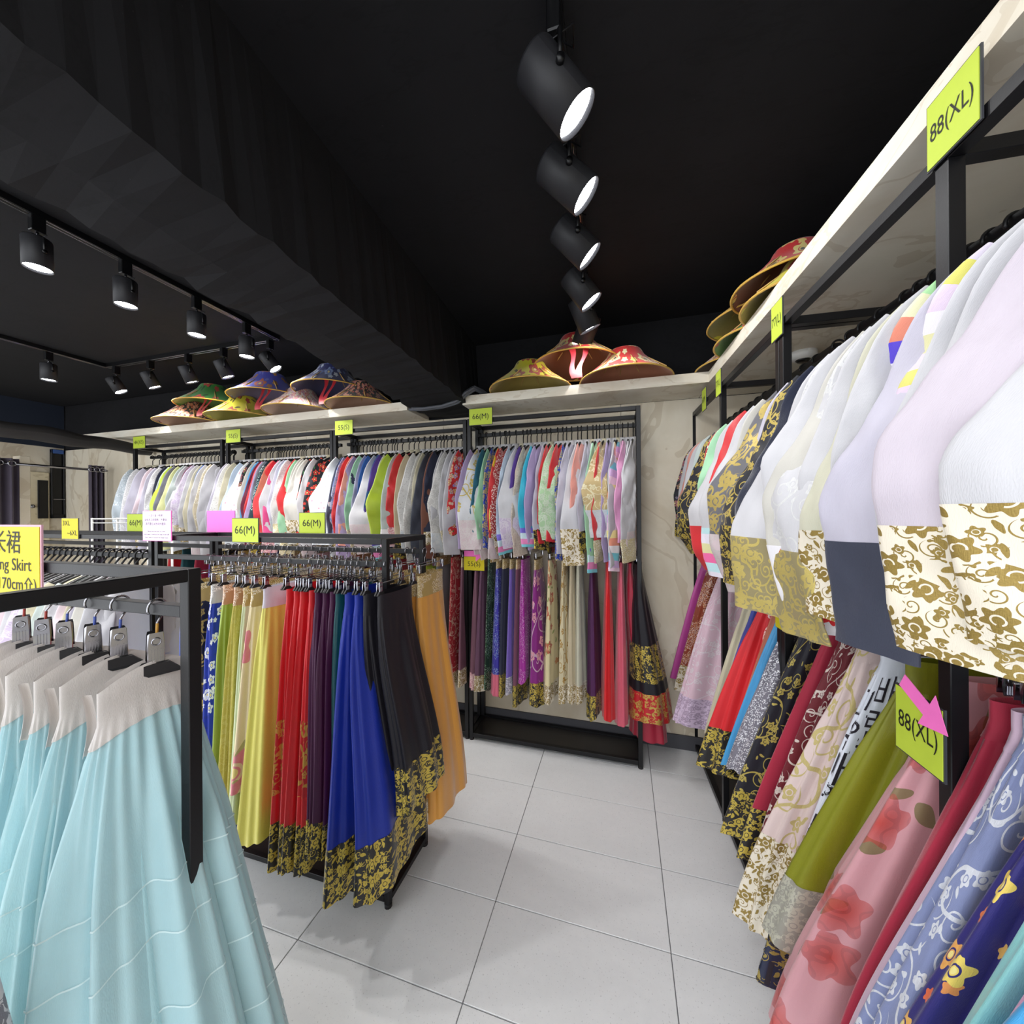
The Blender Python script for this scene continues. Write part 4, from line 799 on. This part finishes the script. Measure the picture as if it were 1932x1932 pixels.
rsign('small yellow-green 77(L) size sign near the far right corner', .545, 2.02, '77(L)', .07, .11)
rsign('yellow-green 66(M) size sign at the farthest right rack', .30, 2.015, '66(M)', .07, .11)
rsign('yellow sign under the jackets on the middle right rack post', 1.15, 1.11, '77(L)', .075, .085, 0, M_CARDY)
# calligraphy brushed on the white-to-purple skirt
if CALLI:
    r_, S, L = CALLI; V = []; Fc = []
    for col, (txt, a0) in enumerate((('바람한기쁨떠나생각조용히사랑', -1.02), ('고운마음세상노래소리강산', -1.42))):
        for k, ch in enumerate(txt):
            me = text_mesh(ch, .085); n = len(me.vertices)
            if n == 0: continue
            co = np.zeros(n*3); me.vertices.foreach_get('co', co); co = co.reshape(-1, 3)
            v = np.clip((.10+.074*k+.03*col-co[:, 1])/L, 0, .995); a = a0+co[:, 0]/.17
            P = S(a, v, .0025); o = len(V); V += P.tolist(); Fc += [tuple(i+o for i in p.vertices) for p in me.polygons]
    if V: link('lettering', mesh_from('lettering', V, Fc, False), plain('#2a2530'), r_)

# ------------------------------------------------------------------ aqua and cream dresses on the left foreground rack
def dress(lab, grp, x, kind, lean, th, front, seed, y=.479, yaw=0.0, back=.62):
    col, trimc, sheer = {'aqua': ('#cdeef4', '#dcf0f2', .74), 'cream': ('#e6dcba', '#efe8cf', .86)}[kind]
    r = empty('dress', (x, y, 1.263), yaw, lab, 'dress', grp); L = 1.10
    wz = plain('#ddd6d2', .5)
    def droop(S):
        def T(a, v, off=0.0):
            P = S(a, v, off); d = .030*np.abs(np.sin(a))**2*(1-.8*smooth(.05, .3, v)); P = P.copy(); P[..., 2] -= d; return P
        return T
    S, per = skirt_surface(L, -.090, .080, .055, .0095, th, lean, seed, front, 9, .034, .085, .012); S = droop(S)
    S2, _ = skirt_surface(L-.02, -.090, .076, .052, .007, th*.93, lean, seed+5, front*.93, 8, .026, .085, .008); S2 = droop(S2)
    band('lining', S2, .085, 1.0, L, per, plain({'aqua': '#c0e8f0', 'cream': '#e2d2a8'}[kind], .6), r, -.004, 96, 30)
    band('skirt_panel', S, .078, 1.0, L, per, organza(col, sheer), r, 0, 160, 40)
    band('waistband', S, 0, .082, L, per, wz, r, .0015, 160, 6)
    for k, v in enumerate((.30, .37, .47, .58, .70, .82, .94)):
        vv = v+random.Random(seed*9+k).uniform(-.012, .012)
        band('tuck_seam', S, vv, vv+.0022, L, per, plain(trimc), r, .002, 160, 2)
    # overlapping front edge of the wrap waistband
    g = np.linspace(0, 1, 9); h = np.linspace(0, 1, 5)
    P = np.stack([(-.018-.010*np.sin(h*PI))[None, :]*np.ones((9, 1))+lean[0]*0, (-.080-.012*h)[None, :]+.006*np.sin(g*3)[:, None], (-.125-.10*g)[:, None]+0*h[None, :]], -1)
    link('waist_flap', grid_mesh('waist_flap', P, np.stack(np.broadcast_arrays(h[None, :]*.05, g[:, None]*.1), -1), False), wz, r)
    return r
def single_clip(x, y, yaw, lab, grp):
    r = empty('clip_hanger', (x, y, 1.263), yaw, lab, 'hanger', grp)
    link('hook', grid_mesh('hook', tube_pts(hook_pts(.0165, .05), .0019, 8), None, True, True, True, True), M_CHROME, r)
    tube('sleeve_tube', [(0, 0, -.028), (0, -.001, -.05)], .0022, plastic(['#3b4f9a', '#b98a35', '#9c3b34', '#3b4f9a'][int(abs(x)*100) % 4], .4), r)
    c = link('clip', ME_CLIP, None, r); c.location = (0, -.004, -.046); c.rotation_euler = (0, 0, -.55); c.scale = (1.15, 1.0, 1.0); g = link('grip', ME_GRIP, None, c); g.scale = (1.25, 1.3, 1.05)
    return r
DG = 'dresses on the left foreground rack'; HG = 'clip hangers on the left foreground rack'
DR = [(-.815, 'aqua', .09, .155, .25, 'aqua tiered organza dress at the right end of the foreground rack'), (-.915, 'aqua', .07, .085, .23, 'aqua tiered organza dress, second from the right on the foreground rack'),
      (-.99, 'aqua', .045, .07, .17, 'aqua tiered organza dress, third from the right on the foreground rack'), (-1.075, 'aqua', .0, .075, .16, 'aqua tiered organza dress, fourth from the right on the foreground rack'),
      (-1.145, 'cream', -.01, .07, .18, 'cream organza dress next to the aqua ones on the foreground rack'), (-1.22, 'cream', -.02, .09, .28, 'cream organza dress, second from the aqua ones on the foreground rack')]
for i, (x, k, ln, th, fr, lab) in enumerate(DR):
    dress(lab, DG, x, k, (ln, .02 if i == 0 else -.01), th, fr, 40+i, .479, rnd.uniform(-.06, .06))
    single_clip(x, .479, .1+rnd.uniform(-.15, .15), lab.split(' dress')[0].replace('organza', '').replace('tiered', '').strip().replace('aqua', 'chrome clip hanger holding the aqua').replace('cream', 'chrome clip hanger holding the cream')+' dress'+lab.split(' dress')[1], HG)
sd += 1
skirt('white grey-patterned skirt at the lower left on the near rod', 'skirts on the near rod of the foreground rack', (-.765, .031, 1.263), PI, 1.06, F('white_grey'), (), F('white'), .08, -.1, .20, .10, .012, .05, .34, (0, 0), sd, 5, .014, 96)
skirt('plain cream skirt beside the grey-patterned one at the lower left', 'skirts on the near rod of the foreground rack', (-.83, .031, 1.263), PI, 1.06, F('cream_sk'), (), F('white'), .08, -.1, .19, .10, .012, .045, .34, (0, 0), sd+1, 5, .014, 96)
for x, t in ((-.765, 'grey-patterned'), (-.83, 'plain cream')): simple_clip((x, .031, 1.263), 0, f'chrome clip hanger of the {t} skirt at the lower left', HG)

# ------------------------------------------------------------------ hats on the shelves
M_STRAW = mat_board('#b08a4a', '#c9a566', '#8a6a34', 6.); M_RIBBON = satin('#b3202c', .45)
def hat(lab, grp, loc, R, mat, inner, rim, tilt=(0, 0), ribbon=0, spin=0.0, hk=.33):
    r = empty('conical_hat', loc, spin, lab, 'hat', grp); r.rotation_euler = (tilt[0], tilt[1], spin)
    Hh = R*2*hk
    pr_ = np.array([(1, 0), (.97, .035), (.80, .235), (.60, .48), (.42, .76), (.36, .93), (.335, .98), (.30, .995), (.15, 1.0), (.005, 1.005)])
    a = np.linspace(0, 2*PI, 48, endpoint=False)
    fac = 1-.012*np.abs(np.sin(3*a))
    P = np.stack([pr_[:, :1]*R*np.cos(a)*fac, pr_[:, :1]*R*np.sin(a)*fac, pr_[:, 1:]*Hh+0*a[None, :]], -1)
    aa = np.linspace(0, 2*PI, 49); rr_ = np.linspace(1, 0, len(pr_))*R*1.1
    UV = np.stack([rr_[:, None]*np.cos(aa), rr_[:, None]*np.sin(aa)], -1)
    link('crown', grid_mesh('crown', P, UV, True), mat, r)
    pi = pr_*np.array([.985, .965]); P = np.stack([pi[:, :1]*R*np.cos(a), pi[:, :1]*R*np.sin(a), pi[:, 1:]*Hh+.001+0*a[None, :]], -1)
    link('inner_lining', grid_mesh('inner_lining', P, UV, True), inner, r)
    tube('rim', [(R*math.cos(t)*(1-.012*abs(math.sin(3*t))), R*math.sin(t)*(1-.012*abs(math.sin(3*t))), 0.0) for t in np.linspace(0, 2*PI, 61)], .0042, rim, r, 6, False)
    for k in range(8):
        t = k*PI/4+.2; tube('rib', [(.96*R*math.cos(t), .96*R*math.sin(t), .012), (.42*R*math.cos(t), .42*R*math.sin(t), Hh*.68)], .003, M_STRAW, r, 5)
    if ribbon:
        g = np.linspace(0, 1, 12)
        for sx in (-1, 1):
            P = np.stack([np.stack([sx*(.04-.03*g)+.01*np.sin(g*6), -.05-.06*g+.01*np.sin(g*5), Hh*.55-(Hh*.55+ribbon)*g], -1), np.stack([sx*(.04-.03*g)+.03+.01*np.sin(g*6+1), -.05-.06*g+.012*np.sin(g*5), Hh*.55-(Hh*.55+ribbon)*g], -1)], 1)
            link('ribbon', grid_mesh('ribbon', P, np.stack(np.broadcast_arrays(np.array([0, .03])[None, :], g[:, None]*.2), -1), False), M_RIBBON, r)
    return r
HF = {'blackpink': floral('#2b2526', '#e37aa4', '#d9473f', '#e9c07a', '#6d5a3a', 30., 1.), 'green': floral('#3f8f3c', '#c8323a', '#8a3b30', '#d9524c', '#25502a', 9., .55), 'yellow': floral('#d8cf2c', '#b5533c', '#c8343c', '#8a4634', '#5a5222', 9., .55),
      'violet': floral('#5a5fd0', '#d8423e', '#c9862f', '#d9a04a', '#7d86da', 10., .5), 'whitepink': floral('#e9dccf', '#d9557f', '#b586c4', '#d99a5a', '#9aa06a', 30., 1.), 'navy': floral('#2a3170', '#9fb3dc', '#dfe6f0', '#7a93cc', '#5c6fb0', 12., .6),
      'red': floral('#c81f22', '#ddc86a', '#e6dc98', '#d9b84e', '#7d2a22', 11., .65, .5, '#3a3a2a'), 'redpale': floral('#d83a38', '#e6dca8', '#efe6bc', '#d9cf6a', '#c04038', 11., .7, .5, '#33403a')}
def inr(c): return plain(c, .7)
ST = 2.157
HG1 = 'hats on the back shelf left of the beam'; HG2 = 'hats on the back shelf right of the beam'; HG3 = 'hats on the right shelf'
GR = paper('#c9a24e', .5)
hat('black hat with pink flowers at the left end of the back shelf', HG1, (-3.30, 2.20, ST+.004), .25, HF['blackpink'], inr('#c9a58c'), GR)
hat('yellow flowered hat beside the left black floral hat', HG1, (-2.77, 2.20, ST+.004), .245, HF['yellow'], inr('#b8b05a'), GR)
hat('white pink-flowered hat in the middle of the left hats', HG1, (-2.22, 2.20, ST+.004), .25, HF['whitepink'], inr('#d8c0ac'), GR)
hat('black floral hat next to the ceiling beam', HG1, (-1.70, 2.20, ST+.004), .24, HF['blackpink'], inr('#c9a58c'), GR, spin=1.3)
hat('green red-flowered hat stacked on the left black and yellow hats', HG1, (-3.06, 2.185, ST+.115), .245, HF['green'], inr('#7da05a'), GR, ribbon=.10)
hat('violet-blue flowered hat stacked above the yellow and white hats', HG1, (-2.49, 2.185, ST+.125), .27, HF['violet'], inr('#8a7f9a'), GR, ribbon=.11)
hat('navy blue-flowered hat stacked beside the ceiling beam', HG1, (-1.93, 2.185, ST+.125), .26, HF['navy'], inr('#4a4a6a'), GR, ribbon=.12)
hat('yellow rose-print hat right of the ceiling beam', HG2, (-.52, 2.20, ST+.004), .245, HF['yellow'], inr('#b8a45a'), GR, spin=2.)
hat('pale red hat with cream flowers near the right corner', HG2, (.025, 2.20, ST+.004), .25, HF['redpale'], inr('#c98a6a'), GR)
hat('deep red hat with yellow flowers stacked on top of two hats', HG2, (-.245, 2.195, ST+.115), .25, HF['red'], inr('#7a4a34'), GR, ribbon=.11)
def rhat(lab, x, y, z, R, key, inner, tl=(.0, .0)):
    p = rw(x, y, z); hat(lab, HG3, tuple(p), R, HF[key], inr(inner), GR, (tl[0], tl[1]), 0, rnd.uniform(0, 3))
rhat('white floral hat at the far end of the right shelf', .33, .15, ST+.004, .20, 'whitepink', '#b8a28c')
rhat('green hat beside the white floral hat on the right shelf', .64, .165, ST+.004, .21, 'green', '#7fa85a')
rhat('yellow hat stacked on the green hat on the right shelf', .60, .155, ST+.105, .215, 'yellow', '#a89a52')
rhat('large yellow hat nearest the edge of the right shelf', .95, .165, ST+.004, .205, 'yellow', '#b0a04a')
rhat('dark red hat stacked on the large yellow hat on the right shelf', .87, .165, ST+.095, .21, 'red', '#7a4a3a')

# ------------------------------------------------------------------ track lights
M_TRACK = plastic('#0c0c0e', .35); M_CAN = paint('#232326', .5); M_GLOW = glow((.95, .97, 1, 1), 22.0); M_DIM = metal('#8d8f98', .35)
def track(lab, pts, z=2.575):
    r = empty('lighting_track', (pts[0][0], pts[0][1], z), 0, lab, 'lighting track'); o = Vector(pts[0])
    for a, b in zip(pts[:-1], pts[1:]):
        d = Vector(b)-Vector(a); n = Vector((-d.y, d.x)).normalized()*.017
        A = Vector(a)-o; B = Vector(b)-o
        V = [(q.x+s*n.x, q.y+s*n.y, h) for q in (A, B) for s in (-1, 1) for h in (0, .024)]
        link('track_section', mesh_from('t', V, [(0, 1, 3, 2), (4, 6, 7, 5), (0, 4, 5, 1), (2, 3, 7, 6), (0, 2, 6, 4), (1, 5, 7, 3)], False), M_TRACK, r)
        for s in (-.55, .55): tube('conductor_strip', [(A.x+n.x*s, A.y+n.y*s, -.0008), (B.x+n.x*s, B.y+n.y*s, -.0008)], .0013, M_CHROME, r, 4, False)
    return r
def frame_z(d):
    d = Vector(d).normalized(); u = d.cross(Vector((0, 0, 1)))
    u = u.normalized() if u.length > .15 else Vector((1, 0, 0)); v = d.cross(u).normalized(); return d, u, v
def spotlight(lab, grp, x, y, d, lit=True, z=2.575, watts=None, size=125, k=1.0):
    r = empty('track_spotlight', (x, y, z), 0, lab, 'spotlight', grp); r.scale = (k, k, k)
    box('adapter', -.016, .016, -.026, .026, -.078, 0, M_TRACK, r, .003)
    c = Vector((0, 0, -.185)); d, u, v = frame_z(d)
    tube('stem', [(0, 0, -.076), (0, 0, -.098)], .007, M_CHROME, r, 8)
    rad, Lc = .053, .15
    yk = [c+u*(rad+.005), c+u*(rad+.005)+Vector((0, 0, .065)), Vector((u.x*.02, u.y*.02, -.098)), Vector((-u.x*.02, -u.y*.02, -.098)), c-u*(rad+.005)+Vector((0, 0, .065)), c-u*(rad+.005)]
    tube('yoke', [tuple(p) for p in yk], .0055, M_TRACK, r, 6)
    for s in (-1, 1): tube('pivot_screw', [tuple(c+u*s*rad), tuple(c+u*s*(rad+.012))], .009, M_TRACK, r, 10)
    A = c-d*Lc*.5; n = 32; prof = [(.0, 0), (rad*.96, 0), (rad, .006), (rad, Lc), (rad-.003, Lc), (rad-.004, Lc-.028)]
    a = np.linspace(0, 2*PI, n, endpoint=False)
    P = np.array([[tuple(A+d*h+(u*math.cos(t)+v*math.sin(t))*max(q, 1e-4)) for t in a] for q, h in prof])
    link('can', grid_mesh('can', P, None, True), M_CAN, r)
    f = A+d*(Lc-.012 if lit else Lc-.024)
    V = [tuple(f+(u*math.cos(t)+v*math.sin(t))*(rad-.0035)) for t in a]
    link('lens', mesh_from('lens', V, [tuple(range(n))], False), M_GLOW if lit else M_DIM, r)
    tube('cable', [(.012, 0, -.078), (.04, .01, -.092), (.05*u.x+.03, .05*u.y, -.11), tuple(c-d*Lc*.5+u*.02)], .0022, M_BLACK, r, 5)
    if lit:
        l = bpy.data.lights.new('lamp', 'SPOT'); l.energy = watts or SPOT_W; l.spot_size = math.radians(size); l.spot_blend = .9; l.shadow_soft_size = .045; l.color = (1, .975, .95)
        o = bpy.data.objects.new('lamp', l); C.objects.link(o); o.parent = r; o.location = f+d*.016
        o.rotation_euler = (-d).to_track_quat('Z', 'Y').to_euler()
    return r
track('black lighting track running down the ceiling towards the back wall', [(-.111, -.05), (-.175, 2.12)])
track('black rectangular lighting track on the left ceiling', [(-2.05, .2), (-2.08, 1.877), (-3.686, 1.862), (-3.696, .86)], 2.53)
tx = lambda y: -.085-.03*(y+.9)
G1 = 'spotlights on the right lighting track'; G2 = 'spotlights on the left lighting track'
for y, d, lit, lab in [(.85, (.62, .22, -.75), 1, 'nearest lit black spotlight on the right lighting track'), (1.09, (.72, .18, -.68), 1, 'second lit black spotlight from the camera on the right track'),
                       (1.35, (.68, .2, -.70), 1, 'third lit black spotlight from the camera on the right track'), (1.64, (.58, .15, -.80), 1, 'fourth lit black spotlight from the camera on the right track'),
                       (1.86, (.35, .30, -.88), 1, 'dark-backed spotlight fifth along the right track'), (2.03, (-.40, .28, -.85), 1, 'silvery spotlight at the far end of the right track')]:
    spotlight(lab, G1, tx(y), y, d, lit, watts=4.5 if y > 1.8 else 3.2, size=105 if y > 1.8 else 125)
for x, y, d, lab in [(-2.14, .88, (.05, .0, -1), 'nearest lit spotlight on the left track'), (-2.145, 1.15, (.02, 0, -1), 'second lit spotlight on the left track'), (-2.15, 1.45, (0, 0, -1), 'third lit spotlight on the left track'),
                     (-2.16, 1.735, (.0, 0, -1), 'fourth lit spotlight on the left track, near the beam'), (-3.845, 1.63, (0, 0, -1), 'lit spotlight on the far left arm of the track')]:
    spotlight(lab, G2, x*.96, y*.96, d, watts=20, z=2.53, k=.74)
for x, d, lab in [(-3.74, (.35, .33, -.88), 'dark-backed spotlight at the left corner of the left track'), (-3.36, (.22, .35, -.9), 'dark-backed spotlight second from the left corner of the track'), (-2.97, (.16, .36, -.92), 'dark-backed spotlight in the middle of the rear track arm'),
                  (-2.63, (.22, .35, -.9), 'dark-backed spotlight fourth from the left corner of the track'), (-2.22, (.5, .3, -.8), 'tilted dark-backed spotlight at the beam end of the track')]:
    spotlight(lab, G2, x*.96, 1.867, d, watts=12, z=2.53, k=.74, size=108)
for y, d, lab in [(.35, (.72, .1, -.68), 'added unseen spotlight on the right track above the camera, towards the right wall')]:  # extra lamp out of view, added to light the right side
    spotlight(lab, G1, tx(y), y, d, watts=3)
spotlight('added unseen spotlight on the left track beyond the left edge of the picture', G2, -2.053, .48, (.55, .1, -.8), watts=20, z=2.53, k=.74)  # another out-of-view lamp, added only for its light

# ------------------------------------------------------------------ curtains, pipe, cables, wire shelf
def curtain(lab, y0, y1, n):
    r = empty('curtain', (-4.80, y0, 0), 0, lab, 'curtain'); W = y1-y0
    g = np.linspace(0, 1, 60); z = np.linspace(.05, 1.90, 8)
    P = np.stack([.028*np.sin(g*n*2*PI)[None, :]+0*z[:, None], (g*W)[None, :]+0*z[:, None], z[:, None]+0*g[None, :]], -1)
    link('curtain_cloth', grid_mesh('curtain_cloth', P, np.stack(np.broadcast_arrays(g[None, :]*.4, z[:, None]), -1), False), plain('#564e5c', .7), r)
    for k in range(n):
        yy = W*(k+.25)/n; tube('grommet', [(.03, yy+.02*math.cos(t), 1.858+.02*math.sin(t)) for t in np.linspace(0, 2*PI, 17)], .004, M_CHROME, r, 6, False)
    return r
curtain('dark grey-purple curtain at the left edge of the fitting room', 1.60, 1.862, 4)
curtain('dark grey-purple curtain at the right of the fitting room opening', 2.285, 2.40, 3)
cr = tube('curtain_rod', [(-4.80, 1.60, 1.858), (-4.80, 2.42, 1.858)], .011, M_CHROME); tag(cr, 'chrome curtain rod across the fitting room opening', 'curtain rod')
def pipe():
    k = np.linspace(0, 1, 24); P = [(-4.25+.05*t, .9+1.52*t, 2.075-.05*t+.006*math.sin(t*25)) for t in k]; R = [.068-.022*t+(.008 if .55 < t < .68 else 0) for t in k]
    return tube('pipe', P, R, plastic('#2c2a2a', .55), None, 16)
tag(pipe(), 'dark wrapped pipe running past the fitting room to the back wall', 'pipe')
for k, (dz, dy) in enumerate(((0, 0), (.014, .012), (.004, .022))):
    P = [(-1.31+.02*k, 2.15-dy*.3, 2.098+dz*.4), (-1.2, 2.145-dy, 2.087+dz*.3), (-1.06, 2.14-dy, 2.09+dz*.4), (-.96, 2.13-dy, 2.105+dz), (-.90, 2.13-dy, 2.15+dz), (-.86, 2.16-dy, 2.185+dz), (-.83, 2.24, 2.18+dz), (-.80, 2.36, 2.17)]
    t_ = np.linspace(0, len(P)-1, 40); PP = [tuple(np.interp(q, range(len(P)), [p[c] for p in P]) for c in range(3)) for q in t_]
    tag(tube('cable', PP, .009, plastic('#55585e', .45), None, 8), f'{["lowest","middle","uppermost"][k]} grey cable looped under the end of the ceiling beam', 'cable', 'cables under the beam')
ws = empty('wire_shelf', (-3.35, 1.75, 0), 0, 'white wire shelf half hidden behind the low jacket rack', 'wire shelf')
MW = plastic('#dcdcda', .4)
for yy in (0, .14):
    for zz in (1.375, 1.405): tube('wire_rail', [(-.30, yy, zz), (.30, yy, zz)], .004, MW, ws, 6)
    for xx in (-.29, .29): tube('leg', [(xx, yy, 0), (xx, yy, 1.41)], .007, MW, ws, 8)
for k in range(14): tube('wire', [(-.28+.043*k, 0, 1.40), (-.28+.043*k, .14, 1.40)], .002, MW, ws, 5)
p = rw(.62, .30, 2.1); dm = empty('ceiling_sensor', tuple(p), 0, 'small white round fixture under the right shelf near the corner', 'fixture')
tube('mount', [(0, 0, 0), (0, 0, -.02), (0, 0, -.032)], [.05, .05, .035], plastic('#d9d9d6', .4), dm, 20); tube('lens', [(0, 0, -.03), (0, 0, -.04)], [.03, .02], M_DARK, dm, 16)
